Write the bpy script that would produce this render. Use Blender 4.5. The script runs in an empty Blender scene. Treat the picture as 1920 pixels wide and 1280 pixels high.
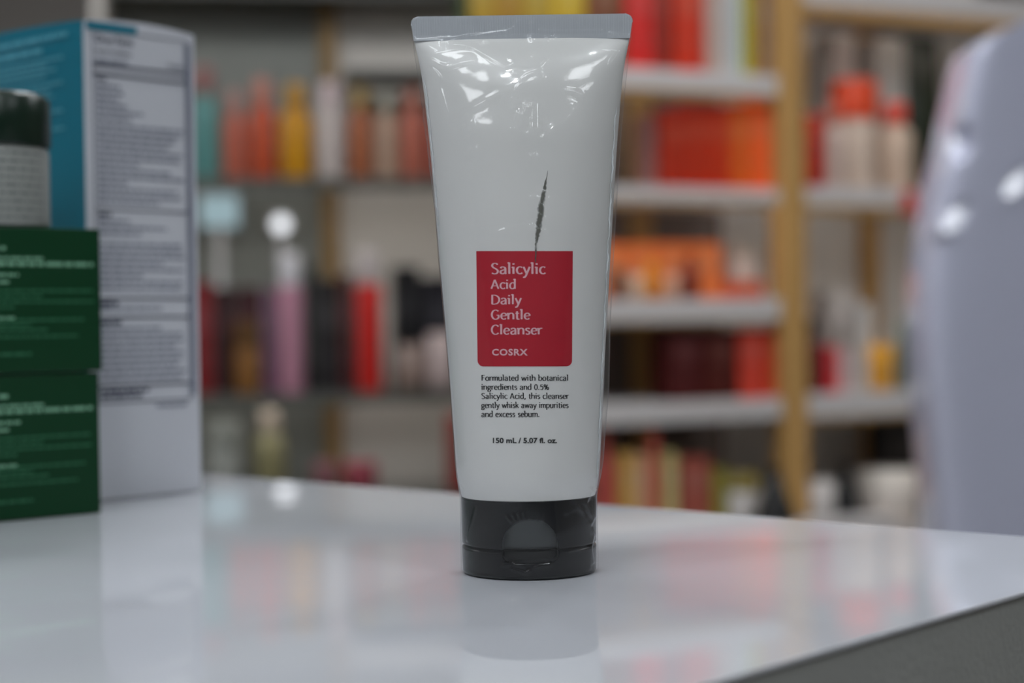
import bpy, bmesh, math, random
import numpy as np
from mathutils import Vector, Matrix, noise

# ------------------------------------------------------------------ camera
F = 3236.0                       # focal length in pixels of the 1920 px frame
ROLL = -0.0145
PITCH = math.atan(40 / F)
CAM_H = 0.075
CM = Matrix.Rotation(math.radians(90) - PITCH, 3, 'X') @ Matrix.Rotation(ROLL, 3, 'Z')

def ray(px, py):
    return CM @ Vector(((px - 960) / F, (640 - py) / F, -1.0))

_d = ray(993, 1070)
CAM = _d * (CAM_H / _d.z)
CAM.z = CAM_H                    # the tube's foot is the world origin

scene = bpy.context.scene
COL = scene.collection
cam_data = bpy.data.cameras.new('camera')
cam = bpy.data.objects.new('camera', cam_data)
COL.objects.link(cam)
cam.matrix_world = Matrix.Translation(CAM) @ CM.to_4x4()
cam_data.sensor_width = 36.0
cam_data.lens = F / 1920 * 36
cam_data.clip_start = 0.01
cam_data.dof.use_dof = True
cam_data.dof.focus_distance = 0.508
cam_data.dof.aperture_fstop = 7.0
scene.camera = cam

# ------------------------------------------------------------------ world, exposure
scene.view_settings.view_transform = 'Standard'
scene.view_settings.look = 'None'
scene.view_settings.gamma = 1.0
scene.view_settings.exposure = 0.0
world = bpy.data.worlds.new('shop_ambience')
scene.world = world
world.use_nodes = True
world.node_tree.nodes['Background'].inputs[0].default_value = (0.86, 0.93, 1.0, 1)
world.node_tree.nodes['Background'].inputs[1].default_value = 0.12
LAMP = 11.3                       # ceiling panels near the counter
LAMP_BACK = 12.0                 # ceiling panels in front of the racks
SPOT = 195.0                     # round downlights

# ------------------------------------------------------------------ helpers
def lin(c):
    return tuple(((v / 255) / 12.92 if v / 255 <= 0.04045 else ((v / 255 + 0.055) / 1.055) ** 2.4) for v in c)

def on_z(px, py, z):
    d = ray(px, py)
    return CAM + d * ((z - CAM.z) / d.z)

def on_y(px, py, y):
    d = ray(px, py)
    return CAM + d * ((y - CAM.y) / d.y)

_mats = {}
def mat(name, rgb, rough=0.45, metal=0.0, spec=0.5, coat=0.0, bump=0.0, bscale=60.0, vary=0.0, vscale=8.0, srgb=True, sub=0.0):
    if name in _mats:
        return _mats[name]
    m = bpy.data.materials.new(name)
    m.use_nodes = True
    nt = m.node_tree
    b = nt.nodes['Principled BSDF']
    c = lin(rgb) if srgb else rgb
    b.inputs['Base Color'].default_value = (*c, 1)
    b.inputs['Roughness'].default_value = rough
    b.inputs['Metallic'].default_value = metal
    b.inputs['Specular IOR Level'].default_value = spec
    b.inputs['Coat Weight'].default_value = coat
    b.inputs['Coat Roughness'].default_value = 0.05
    if sub:
        b.inputs['Subsurface Weight'].default_value = sub
        b.inputs['Subsurface Radius'].default_value = (0.003, 0.003, 0.003)
    if bump or vary:
        tc = nt.nodes.new('ShaderNodeTexCoord')
    if bump:
        n = nt.nodes.new('ShaderNodeTexNoise'); n.inputs['Scale'].default_value = bscale
        n.inputs['Detail'].default_value = 4
        bp = nt.nodes.new('ShaderNodeBump'); bp.inputs['Strength'].default_value = bump
        bp.inputs['Distance'].default_value = 0.002
        nt.links.new(tc.outputs['Object'], n.inputs['Vector'])
        nt.links.new(n.outputs['Fac'], bp.inputs['Height'])
        nt.links.new(bp.outputs['Normal'], b.inputs['Normal'])
    if vary:
        n = nt.nodes.new('ShaderNodeTexNoise'); n.inputs['Scale'].default_value = vscale
        n.inputs['Detail'].default_value = 3
        mx = nt.nodes.new('ShaderNodeMix'); mx.data_type = 'RGBA'
        mx.inputs[6].default_value = (*[v * (1 - vary) for v in c], 1)
        mx.inputs[7].default_value = (*[min(1, v * (1 + vary)) for v in c], 1)
        nt.links.new(tc.outputs['Object'], n.inputs['Vector'])
        nt.links.new(n.outputs['Fac'], mx.inputs[0])
        nt.links.new(mx.outputs[2], b.inputs['Base Color'])
    _mats[name] = m
    return m

def wood(name, rgb):
    if name in _mats:
        return _mats[name]
    m = mat(name, rgb, 0.5)
    nt = m.node_tree; b = nt.nodes['Principled BSDF']
    tc = nt.nodes.new('ShaderNodeTexCoord')
    mp = nt.nodes.new('ShaderNodeMapping'); mp.inputs['Scale'].default_value = (60, 60, 3)
    n = nt.nodes.new('ShaderNodeTexNoise'); n.inputs['Scale'].default_value = 1.0; n.inputs['Detail'].default_value = 5
    cr = nt.nodes.new('ShaderNodeValToRGB')
    c = lin(rgb)
    cr.color_ramp.elements[0].position = 0.3; cr.color_ramp.elements[1].position = 0.75
    cr.color_ramp.elements[0].color = (*[v * 0.75 for v in c], 1)
    cr.color_ramp.elements[1].color = (*[min(1, v * 1.2) for v in c], 1)
    nt.links.new(tc.outputs['Object'], mp.inputs['Vector']); nt.links.new(mp.outputs['Vector'], n.inputs['Vector'])
    nt.links.new(n.outputs['Fac'], cr.inputs['Fac']); nt.links.new(cr.outputs['Color'], b.inputs['Base Color'])
    return m

def emit(name, rgb, strength):
    m = bpy.data.materials.new(name); m.use_nodes = True
    nt = m.node_tree; nt.nodes.clear()
    e = nt.nodes.new('ShaderNodeEmission'); e.inputs[0].default_value = (*rgb, 1); e.inputs[1].default_value = strength
    o = nt.nodes.new('ShaderNodeOutputMaterial'); nt.links.new(e.outputs[0], o.inputs[0])
    return m

class MB:
    """collects vertices and faces for one mesh"""
    def __init__(self):
        self.v = []; self.f = []; self.mi = []
    def add(self, vs, fs, mi=0):
        o = len(self.v)
        self.v += [tuple(p) for p in vs]
        self.f += [tuple(i + o for i in f) for f in fs]
        self.mi += [mi] * len(fs)
        return self
    def build(self, name, mats, parent=None, smooth=False, bevel=0.0, seg=2, auto=None):
        me = bpy.data.meshes.new(name)
        me.from_pydata(self.v, [], self.f)
        for m in (mats if isinstance(mats, (list, tuple)) else [mats]):
            me.materials.append(m)
        if any(self.mi):
            me.polygons.foreach_set('material_index', self.mi)
        bm = bmesh.new(); bm.from_mesh(me)
        if bevel:
            bmesh.ops.bevel(bm, geom=[e for e in bm.edges if e.calc_face_angle(0) > 0.5], offset=bevel, segments=seg, affect='EDGES', profile=0.6)
        bmesh.ops.recalc_face_normals(bm, faces=bm.faces)
        bm.to_mesh(me); bm.free()
        if smooth:
            me.polygons.foreach_set('use_smooth', [True] * len(me.polygons))
            if auto:
                me.set_sharp_from_angle(angle=math.radians(auto))
        o = bpy.data.objects.new(name, me)
        COL.objects.link(o)
        if parent is not None:
            o.parent = parent
        return o

QUADS = [(0, 3, 2, 1), (4, 5, 6, 7), (0, 1, 5, 4), (1, 2, 6, 5), (2, 3, 7, 6), (3, 0, 4, 7)]
def box(mb, x0, x1, y0, y1, z0, z1, mi=0):
    mb.add([(x0, y0, z0), (x1, y0, z0), (x1, y1, z0), (x0, y1, z0), (x0, y0, z1), (x1, y0, z1), (x1, y1, z1), (x0, y1, z1)], QUADS, mi)
    return mb

def prism(mb, pts, z0, z1):
    n = len(pts)
    mb.add([(x, y, z0) for x, y in pts] + [(x, y, z1) for x, y in pts],
           [tuple(range(n))[::-1], tuple(range(n, 2 * n))] + [(i, (i + 1) % n, n + (i + 1) % n, n + i) for i in range(n)])
    return mb

def lathe(mb, prof, n=32, sx=1.0, sy=1.0, cx=0, cy=0):
    """prof: list of (r, z) bottom to top, closed with caps"""
    vs = []; fs = []
    for r, z in prof:
        for i in range(n):
            a = 2 * math.pi * i / n
            vs.append((cx + r * sx * math.cos(a), cy + r * sy * math.sin(a), z))
    for j in range(len(prof) - 1):
        for i in range(n):
            k = (i + 1) % n
            fs.append((j * n + i, j * n + k, (j + 1) * n + k, (j + 1) * n + i))
    fs.append(tuple(range(n))[::-1])
    fs.append(tuple(range((len(prof) - 1) * n, len(prof) * n)))
    mb.add(vs, fs)
    return mb

def tag(o, label, cat, group=None, kind=None):
    o['label'] = label; o['category'] = cat
    if group: o['group'] = group
    if kind: o['kind'] = kind
    return o

def thing(name, label, cat, loc=(0, 0, 0), rz=0.0, group=None):
    o = bpy.data.objects.new(name, None)
    o.empty_display_size = 0.02
    COL.objects.link(o)
    o.location = loc; o.rotation_euler = (0, 0, rz)
    return tag(o, label, cat, group)

def structure(o):
    o['kind'] = 'structure'
    return o

# ------------------------------------------------------------------ the room
FLOOR, CEIL = -0.92, 1.75
m_wall = mat('warm grey wall paint', (172, 166, 160), 0.7, bump=0.1, bscale=90, vary=0.05, vscale=3)
m_floor = mat('grey floor tile', (92, 89, 85), 0.35, vary=0.12, vscale=2)
m_ceil = mat('white ceiling paint', (205, 205, 205), 0.8)
X0, X1, Y0, Y1 = -3.4, 3.6, -3.4, 4.6
structure(box(MB(), X0, X1, Y0, Y1, FLOOR - 0.1, FLOOR).build('floor', m_floor))
structure(box(MB(), X0, X1, Y0, Y1, CEIL, CEIL + 0.1).build('ceiling', m_ceil))
structure(box(MB(), X0, X1, Y1, Y1 + 0.1, FLOOR, CEIL).build('wall_back', m_wall))
structure(box(MB(), X0 - 0.1, X0, Y0, Y1, FLOOR, CEIL).build('wall_left', m_wall))
structure(box(MB(), X1, X1 + 0.1, Y0, Y1, FLOOR, CEIL).build('wall_right', m_wall))
structure(box(MB(), X0, X1, Y0 - 0.1, Y0, FLOOR, CEIL).build('wall_front', mat('dark grey wall paint', (98, 96, 94), 0.7)))

# ceiling lamps (all above the frame)
m_frame = mat('white lamp frame', (210, 210, 210), 0.4)
m_panel = emit('lit panel diffuser', (0.93, 0.97, 1.0), LAMP)
m_panel_back = emit('lit panel diffuser near racks', (0.97, 0.98, 1.0), LAMP_BACK)
m_spot = emit('lit downlight', (0.9, 0.96, 1.0), SPOT)
for k, (x, y) in enumerate([(-1.2, -2.6), (-0.35, -0.8), (1.5, -2.4), (-0.7, -1.5), (0.9, -1.6), (-1.3, 1.5), (0.0, 1.7), (1.3, 1.5)]):
    t = thing('ceiling_panel_light', 'square white lit ceiling panel above the shop', 'ceiling light', (x, y, CEIL - 0.03), 0, 'ceiling panel lights')
    fr = MB()
    hs = .2 if y < 1 else .29; ho = hs + .02
    for a in ((-ho, ho, -ho, -hs), (-ho, ho, hs, ho), (-ho, -hs, -hs, hs), (hs, ho, -hs, hs)):
        box(fr, *a, 0, 0.03)
    fr.build('frame', m_frame, t)
    box(MB(), -hs, hs, -hs, hs, 0.008, 0.02).build('diffuser', m_panel if y < 1 else m_panel_back, t)
for k, (x, y) in enumerate([(-0.75, -0.55), (0.55, -0.75), (-0.1, -1.5), (-1.9, -0.9), (1.9, -0.8), (0.35, 0.9), (-0.5, 1.2), (2.0, 1.2), (-2.2, 1.3)]):
    t = thing('ceiling_downlight', 'round white lit downlight in the shop ceiling', 'ceiling light', (x, y, CEIL - 0.03), 0, 'ceiling downlights')
    lathe(MB(), [(0.062, 0), (0.066, 0.008), (0.066, 0.03)], 32).build('ring', m_frame, t)
    lathe(MB(), [(0.05, -0.003), (0.052, -0.001)], 32).build('lens', m_spot, t)

# ------------------------------------------------------------------ counter
def glossy_white():
    m = mat('glossy white counter', (194, 196, 202), 0.035, spec=0.5)
    nt = m.node_tree; b = nt.nodes['Principled BSDF']
    tc = nt.nodes.new('ShaderNodeTexCoord')
    mp = nt.nodes.new('ShaderNodeMapping')
    mp.inputs['Rotation'].default_value = (0, 0, math.radians(12)); mp.inputs['Scale'].default_value = (6, 90, 6)
    n = nt.nodes.new('ShaderNodeTexNoise'); n.inputs['Scale'].default_value = 1.5; n.inputs['Detail'].default_value = 6
    mr = nt.nodes.new('ShaderNodeMapRange')
    mr.inputs[1].default_value = 0.45; mr.inputs[2].default_value = 0.8; mr.inputs[3].default_value = 0.0; mr.inputs[4].default_value = 0.025
    nt.links.new(tc.outputs['Object'], mp.inputs['Vector']); nt.links.new(mp.outputs['Vector'], n.inputs['Vector'])
    nt.links.new(n.outputs['Fac'], mr.inputs[0]); nt.links.new(mr.outputs[0], b.inputs['Roughness'])
    n2 = nt.nodes.new('ShaderNodeTexNoise'); n2.inputs['Scale'].default_value = 14; n2.inputs['Detail'].default_value = 2
    bp = nt.nodes.new('ShaderNodeBump'); bp.inputs['Strength'].default_value = 0.02; bp.inputs['Distance'].default_value = 0.002
    nt.links.new(tc.outputs['Object'], n2.inputs['Vector']); nt.links.new(n2.outputs['Fac'], bp.inputs['Height']); nt.links.new(bp.outputs['Normal'], b.inputs['Normal'])
    return m
A1, A2 = on_z(375, 888, 0), on_z(1920, 1005, 0)
B1, B2 = on_z(1330, 1280, 0), on_z(1920, 1110, 0)
# corner = meeting point of the back edge and the side edge
d1, d2 = (A2 - A1).to_2d(), (B2 - B1).to_2d()
den = d1.x * d2.y - d1.y * d2.x
w = B1.to_2d() - A1.to_2d()
t_ = (w.x * d2.y - w.y * d2.x) / den
CORNER = A1.to_2d() + d1 * t_
u1 = -d1.normalized(); u2 = -d2.normalized()      # away-left along the back edge, near-left along the side
P = [CORNER, CORNER + u1 * 1.25, CORNER + u1 * 1.25 + u2 * 1.05, CORNER + u2 * 1.05]
P = [(p.x, p.y) for p in P]
print('corner', CORNER, 'angle', math.degrees(math.acos(u1.dot(u2))), 'cam', CAM)
counter = thing('counter', 'glossy white shop counter carrying the tube and the boxes', 'counter', (0, 0, FLOOR))
m_white = glossy_white()
prism(MB(), P, -0.0013, 0).build('worktop', m_white, counter, bevel=0.0004).location = (0, 0, -FLOOR)
cx_, cy_ = sum(p[0] for p in P) / 4, sum(p[1] for p in P) / 4
Pi = [(p[0] + (cx_ - p[0]) * 0.0012, p[1] + (cy_ - p[1]) * 0.0012) for p in P]
m_body = mat('matt white counter side', (160, 161, 157), 0.6, bump=0.25, bscale=500, vary=0.06, vscale=25)
prism(MB(), Pi, FLOOR + 0.0, -0.0014).build('base', m_body, counter).location = (0, 0, -FLOOR)

# ------------------------------------------------------------------ the tube
R_CAP = 0.0201
def zpx(py, px=988, y=-0.0201):
    return on_y(px, py, y).z
Z_CAP = zpx(939)
Z_SEAM = zpx(1034)
Z_CR0, Z_TOP = zpx(73, 983, 0), zpx(29, 983, 0)
# half widths of the tube measured down its outline: (z, a)
prof = [(909, 267), (860, 276), (650, 301), (538, 317), (469, 327), (375, 340), (262, 357), (169, 375), (125, 386), (98, 398), (75, 409)]
zs = np.array([zpx(p, 988, 0) for p, _ in prof])
aa = np.array([wd / 2 / (F / (-CAM.y)) - 0.0004 for _, wd in prof])
zs = np.concatenate([[Z_CAP - 0.001, Z_CAP + 0.0012], zs]); aa = np.concatenate([[0.0197, 0.0202], aa])
PERIM = 2 * math.pi * 0.0212
def ell_perim(a, b):
    h = ((a - b) / (a + b)) ** 2
    return math.pi * (a + b) * (1 + 3 * h / (10 + math.sqrt(4 - 3 * h)))
def solve_b(a, z):
    lo, hi = 0.0004, 0.03
    for _ in range(40):
        m = (lo + hi) / 2
        if ell_perim(a, m) < PERIM: lo = m
        else: hi = m
    return lo
bb = []
for z, a in zip(zs, aa):
    bb.append(a if z < Z_CAP + 0.004 else min(a, solve_b(a, z)))
bb = np.array(bb)
print('tube profile', [(round(z * 1000, 1), round(a * 1000, 1), round(b * 1000, 1)) for z, a, b in zip(zs, aa, bb)])
# smooth thickness law: round at the foot, wedge to the crimp
zz = np.linspace(Z_CAP - 0.001, Z_CR0, 400)
def smooth(x, y):
    v = np.interp(zz, x, y)
    for _ in range(2):
        k = np.ones(17) / 17
        vp = np.concatenate([2 * v[0] - v[8:0:-1], v, 2 * v[-1] - v[-2:-10:-1]])
        v = np.convolve(vp, k, 'valid')
    return v
A_T = smooth(zs, aa)
_bz = np.array([Z_CAP - .001, Z_CAP + .006, 0.045, 0.075, 0.105, 0.13, 0.145, 0.1525, Z_CR0])
_bv = np.array([0.0197, 0.0208, 0.0204, 0.0188, 0.0160, 0.0126, 0.0092, 0.0062, 0.0009])
B_T = smooth(_bz, _bv)
def tube_a(z): return np.interp(z, zz, A_T)
def tube_b(z): return np.interp(z, zz, B_T)
def axis_x(z): return 0.0 * z
def tube_front(x, z, off=0.0):
    a, b = float(tube_a(z)), float(tube_b(z))
    s = max(0.0, 1 - (x / a) ** 2)
    return -b * math.sqrt(s) - off
def tube_pt(px, py, off):
    z = zpx(py, px, -0.018)
    y = -float(tube_b(z))
    p = on_y(px, py, y)
    for _ in range(2):
        p = on_y(px, py, tube_front(p.x, p.z))
    return (p.x, tube_front(p.x, p.z, off), p.z)

tube = thing('cleanser_tube', 'white cleanser tube with red label standing on its black cap, shrink-wrapped', 'tube')
m_tube = mat('white tube plastic', (221, 220, 218), 0.32, sub=0.15, bump=0.04, bscale=140)
NT, NZ = 128, 120
mb = MB(); vs = []; fs = []
zl = np.linspace(Z_CAP - 0.0005, Z_CR0, NZ)
for z in zl:
    a, b = float(tube_a(z)), float(tube_b(z))
    for i in range(NT):
        t = 2 * math.pi * i / NT
        vs.append((a * math.cos(t), b * math.sin(t), z))
for j in range(NZ - 1):
    for i in range(NT):
        k = (i + 1) % NT
        fs.append((j * NT + i, j * NT + k, (j + 1) * NT + k, (j + 1) * NT + i))
fs.append(tuple(range(NT))[::-1]); fs.append(tuple(range((NZ - 1) * NT, NZ * NT)))
mb.add(vs, fs).build('body', m_tube, tube, smooth=True, auto=60)

# crimp: thin flat seal with fine vertical ribs and rounded top corners
def crimp():
    mb = MB(); nx, nz = 560, 10
    a0 = float(tube_a(Z_CR0)); a1 = 0.0330
    rc = 0.0024
    vs = []; fs = []
    for side in (-1, 1):
        for j in range(nz):
            z = Z_CR0 - 0.0003 + (Z_TOP - Z_CR0 + 0.0003) * j / (nz - 1)
            for i in range(nx):
                s = -1 + 2 * i / (nx - 1)
                ax = a0 + (a1 - a0) * j / (nz - 1)
                x = s * ax
                ztop = Z_TOP
                ex = abs(x) - (a1 - rc)
                if ex > 0:
                    ztop = Z_TOP - rc + math.sqrt(max(0, rc * rc - min(ex, rc) ** 2))
                zz_ = Z_CR0 - 0.0003 + (ztop - Z_CR0 + 0.0003) * j / (nz - 1)
                rib = 0.00003 * math.sin(2 * math.pi * x / 0.00072) * (1 if 1 < j < nz - 1 else 0)
                vs.append((x, side * (0.0008 + rib), zz_))
    n = nx * nz
    for j in range(nz - 1):
        for i in range(nx - 1):
            p = j * nx + i
            fs.append((p, p + 1, p + nx + 1, p + nx)); fs.append((n + p, n + p + nx, n + p + nx + 1, n + p + 1))
    for i in range(nx - 1):
        p = (nz - 1) * nx + i
        fs.append((p, p + 1, n + p + 1, n + p)); fs.append((i, n + i, n + i + 1, i + 1))
    for j in range(nz - 1):
        for i in (0, nx - 1):
            p = j * nx + i
            fs.append((p, p + nx, n + p + nx, n + p))
    mb.add(vs, fs)
    return mb.build('crimp', mat('crimped tube plastic', (188, 192, 198), 0.42), tube, smooth=True, auto=40)
crimp()

# cap
def sstep(e0, e1, x):
    t = min(1, max(0, (x - e0) / (e1 - e0)))
    return t * t * (3 - 2 * t)
m_cap = mat('black cap plastic', (15, 16, 19), 0.22, spec=0.25)
m_dome = mat('satin black thumb scoop', (66, 69, 70), 0.5)
cap = bpy.data.objects.new('cap', None); COL.objects.link(cap); cap.parent = tube
XD = on_y(994, 1000, -0.0201).x
HWD = 0.0084                      # half width of the scoop
ZD1 = zpx(971, 994)
def dome_in(x, z):
    """>0 inside the scoop outline, metric distance-like"""
    u = abs(x - XD) / HWD
    top = Z_SEAM + (ZD1 - Z_SEAM) * (max(0, 1 - u ** 2.4)) ** (1 / 2.0)
    if u >= 1: return -1
    return min(top - z, (1 - u) * HWD)
ZN0 = zpx(1058, 994)
def notch_in(x, z):
    u = abs(x - XD) / HWD
    if u >= 1: return -1
    bot = Z_SEAM - (Z_SEAM - ZN0) * math.sqrt(max(0, 1 - u ** 7))
    return min(z - bot, (1 - u) * HWD)
def cap_ring(z0, z1, nz, r0, r1, fn, depth, name, edge_in, mats):
    n = 520
    mb = MB(); vs = []; fs = []; mi = []
    angs = []
    for i in range(n):                       # denser in front
        s = i / n
        a = 2 * math.pi * s
        angs.append(a - 0.55 * math.sin(a))      # clusters around a=0 -> rotate to front
    rows = []
    for j in range(nz):
        t = j / (nz - 1); rows.append((z0 + (z1 - z0) * t, r0 + (r1 - r0) * t))
    rows = [(z0, r0 - 0.0006)] + [(z0 + 0.0004, r0 - 0.0001)] + [r for r in rows if z0 + 0.0006 < r[0] < z1 - 0.0006] + [(z1 - 0.0004, r1 - 0.0001), (z1, r1 - 0.0006)]
    inside = []
    for z, r in rows:
        row = []
        for a in angs:
            x = r * math.sin(a); y = -r * math.cos(a)
            d = fn(x, z) if y < 0 else -1
            if d > 0:
                k = sstep(0, 0.0009, d)
                y += depth(x, z) * k
            vs.append((x, y, z)); row.append(d > 0.0002)
        inside.append(row)
    nr = len(rows)
    for j in range(nr - 1):
        for i in range(n):
            k = (i + 1) % n
            fs.append((j * n + i, j * n + k, (j + 1) * n + k, (j + 1) * n + i))
            mi.append(1 if inside[j][i] and inside[j + 1][k] else 0)
    fs.append(tuple(range(n))[::-1]); fs.append(tuple(range((nr - 1) * n, nr * n))); mi += [0, 0]
    mb.add(vs, fs); mb.mi = mi
    return mb.build(name, mats, cap, smooth=True, auto=35)
cap_ring(Z_SEAM + 0.00015, Z_CAP, 60, 0.0200, 0.0202, dome_in, lambda x, z: 0.0005 + 0.0026 * (1 - (z - Z_SEAM) / (ZD1 - Z_SEAM)), 'collar', True, [m_cap, m_dome])
cap_ring(0.0001, Z_SEAM - 0.00015, 44, 0.0199, 0.0201, notch_in, lambda x, z: 0.0042, 'flip_lid', True, [m_cap, mat('black notch plastic', (5, 5, 6), 0.5)])

# ------------------------------------------------------------------ lettering: a small semi-serif pen font
def arc(cx, cy, rx, ry, a0, a1, n=14):
    return [(cx + rx * math.cos(math.radians(a0 + (a1 - a0) * i / n)), cy + ry * math.sin(math.radians(a0 + (a1 - a0) * i / n))) for i in range(n + 1)]
def spl(*p, n=6):
    p = list(p); q = [p[0]] + p + [p[-1]]; out = []
    for i in range(1, len(q) - 2):
        for k in range(n):
            t = k / n
            f = [0.5 * (2 * q[i][c] + (q[i + 1][c] - q[i - 1][c]) * t + (2 * q[i - 1][c] - 5 * q[i][c] + 4 * q[i + 1][c] - q[i + 2][c]) * t * t + (-q[i - 1][c] + 3 * q[i][c] - 3 * q[i + 1][c] + q[i + 2][c]) * t ** 3) for c in (0, 1)]
            out.append(tuple(f))
    return out + [p[-1]]
def ln(x0, y0, x1, y1): return [(x0, y0), (x1, y1)]
AS, CP = 1.62, 1.48
def flag(x, y): return [(x - 0.20, y - 0.13), (x - 0.02, y - 0.02)]
GL = {
 'a': (0.86, [spl((.12, .80), (.25, .96), (.45, .98), (.63, .86), (.68, .6)), ln(.68, .65, .68, .0), spl((.68, .60), (.38, .52), (.14, .36), (.16, .1), (.36, .0), (.56, .1), (.68, .26)), ln(.68, .05, .80, .0)]),
 'b': (0.90, [ln(.12, AS, .12, .02), flag(.12, AS), spl((.12, .74), (.3, .95), (.55, .98), (.78, .75), (.8, .45), (.66, .12), (.42, .0), (.12, .08))]),
 'c': (0.74, [arc(.46, .5, .36, .5, 48, 318)]),
 'd': (0.92, [ln(.76, AS, .76, 0), flag(.76, AS), spl((.76, .86), (.5, 1.0), (.24, .88), (.1, .5), (.2, .12), (.42, .0), (.62, .08), (.76, .28))]),
 'e': (0.80, [ln(.12, .50, .72, .56), arc(.43, .5, .34, .5, 8, 318)]),
 'f': (0.55, [spl((.58, 1.52), (.42, 1.6), (.28, 1.45), (.25, 1.15)), ln(.25, 1.2, .25, 0), ln(.04, .96, .5, .96)]),
 'g': (0.86, [arc(.40, .62, .29, .36, 0, 360), ln(.6, .92, .84, .98), spl((.24, .32), (.14, .15), (.3, .05), (.62, .0), (.76, -.16), (.64, -.42), (.38, -.5), (.12, -.4), (.1, -.2), (.28, .02))]),
 'h': (0.92, [ln(.12, AS, .12, 0), flag(.12, AS), spl((.12, .68), (.32, .94), (.56, .98), (.74, .8), (.76, .55)), ln(.76, .6, .76, 0)]),
 'i': (0.42, [ln(.20, 1.0, .20, 0), flag(.20, 1.0), ln(.20, 1.50, .20, 1.29)]),
 'k': (0.84, [ln(.12, AS, .12, 0), flag(.12, AS), ln(.72, .98, .16, .46), ln(.34, .62, .78, 0)]),
 'l': (0.42, [ln(.20, AS, .20, 0), flag(.20, AS)]),
 'm': (1.36, [ln(.14, 1, .14, 0), flag(.14, 1), spl((.14, .68), (.32, .94), (.52, .98), (.66, .82), (.68, .55)), ln(.68, .6, .68, 0), spl((.68, .68), (.86, .94), (1.06, .98), (1.2, .82), (1.22, .55)), ln(1.22, .6, 1.22, 0)]),
 'n': (0.92, [ln(.14, 1, .14, 0), flag(.14, 1), spl((.14, .68), (.34, .94), (.58, .98), (.76, .8), (.78, .55)), ln(.78, .6, .78, 0)]),
 'o': (0.90, [arc(.45, .5, .36, .5, 0, 360, 24)]),
 'p': (0.92, [ln(.14, 1, .14, -.52), flag(.14, 1), spl((.14, .74), (.32, .95), (.57, .98), (.8, .75), (.82, .45), (.68, .12), (.44, .0), (.14, .12))]),
 'r': (0.62, [ln(.14, 1, .14, 0), flag(.14, 1), spl((.14, .66), (.28, .9), (.46, .99), (.6, .93))]),
 's': (0.68, [spl((.58, .86), (.4, .99), (.18, .92), (.14, .7), (.34, .54), (.54, .4), (.56, .16), (.36, .0), (.1, .1))]),
 't': (0.58, [ln(.26, 1.28, .26, .25), spl((.26, .3), (.30, .06), (.42, .0), (.56, .06)), ln(.04, .96, .54, .96)]),
 'u': (0.92, [ln(.14, 1, .14, .45), flag(.14, 1), spl((.14, .5), (.17, .16), (.36, .0), (.58, .08), (.76, .32)), ln(.76, 1, .76, 0), flag(.76, 1)]),
 'w': (1.26, [ln(.06, 1, .34, 0), ln(.34, 0, .62, .96), ln(.62, .96, .9, 0), ln(.9, 0, 1.2, 1)]),
 'x': (0.80, [ln(.08, 1, .74, 0), ln(.7, 1, .08, 0)]),
 'y': (0.82, [ln(.06, 1, .42, .04), spl((.78, 1), (.5, .2), (.32, -.3), (.16, -.5), (.02, -.44))]),
 'S': (0.92, [spl((.78, 1.30), (.56, 1.48), (.26, 1.42), (.14, 1.14), (.3, .88), (.6, .68), (.8, .42), (.7, .1), (.42, -.01), (.1, .12))]),
 'A': (1.12, [ln(.06, 0, .52, CP), ln(.52, CP, 1.02, 0), ln(.24, .48, .84, .48)]),
 'D': (1.18, [ln(.17, CP, .17, 0), spl((.04, CP - .02), (.45, CP), (.82, 1.32), (1.06, .95), (1.06, .5), (.82, .12), (.45, .0), (.12, .0))]),
 'G': (1.16, [arc(.60, .74, .49, .75, 45, 322, 22), ln(1.0, .24, 1.0, .66), ln(.72, .66, 1.06, .66)]),
 'C': (1.06, [arc(.60, .74, .49, .75, 42, 318, 22)]),
 'F': (0.86, [ln(.17, CP, .17, 0), ln(.04, CP - .02, .8, CP - .02), ln(.17, .78, .68, .78)]),
 '0': (0.86, [arc(.43, .7, .33, .72, 0, 360, 24)]),
 '5': (0.82, [ln(.2, 1.36, .7, 1.36), ln(.22, 1.36, .18, .8), spl((.18, .78), (.45, .9), (.7, .72), (.7, .3), (.45, .0), (.12, .08))]),
 '%': (1.30, [arc(.3, 1.05, .2, .34, 0, 360), arc(.98, .34, .2, .34, 0, 360), ln(.92, 1.38, .34, 0)]),
 '.': (0.40, [ln(.17, .0, .17, .22)]),
 ',': (0.40, [spl((.2, .22), (.2, .0), (.06, -.26))]),
 ' ': (0.50, []),
}
def text_width(s): return sum(GL[c][0] + 0.07 for c in s)
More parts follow.
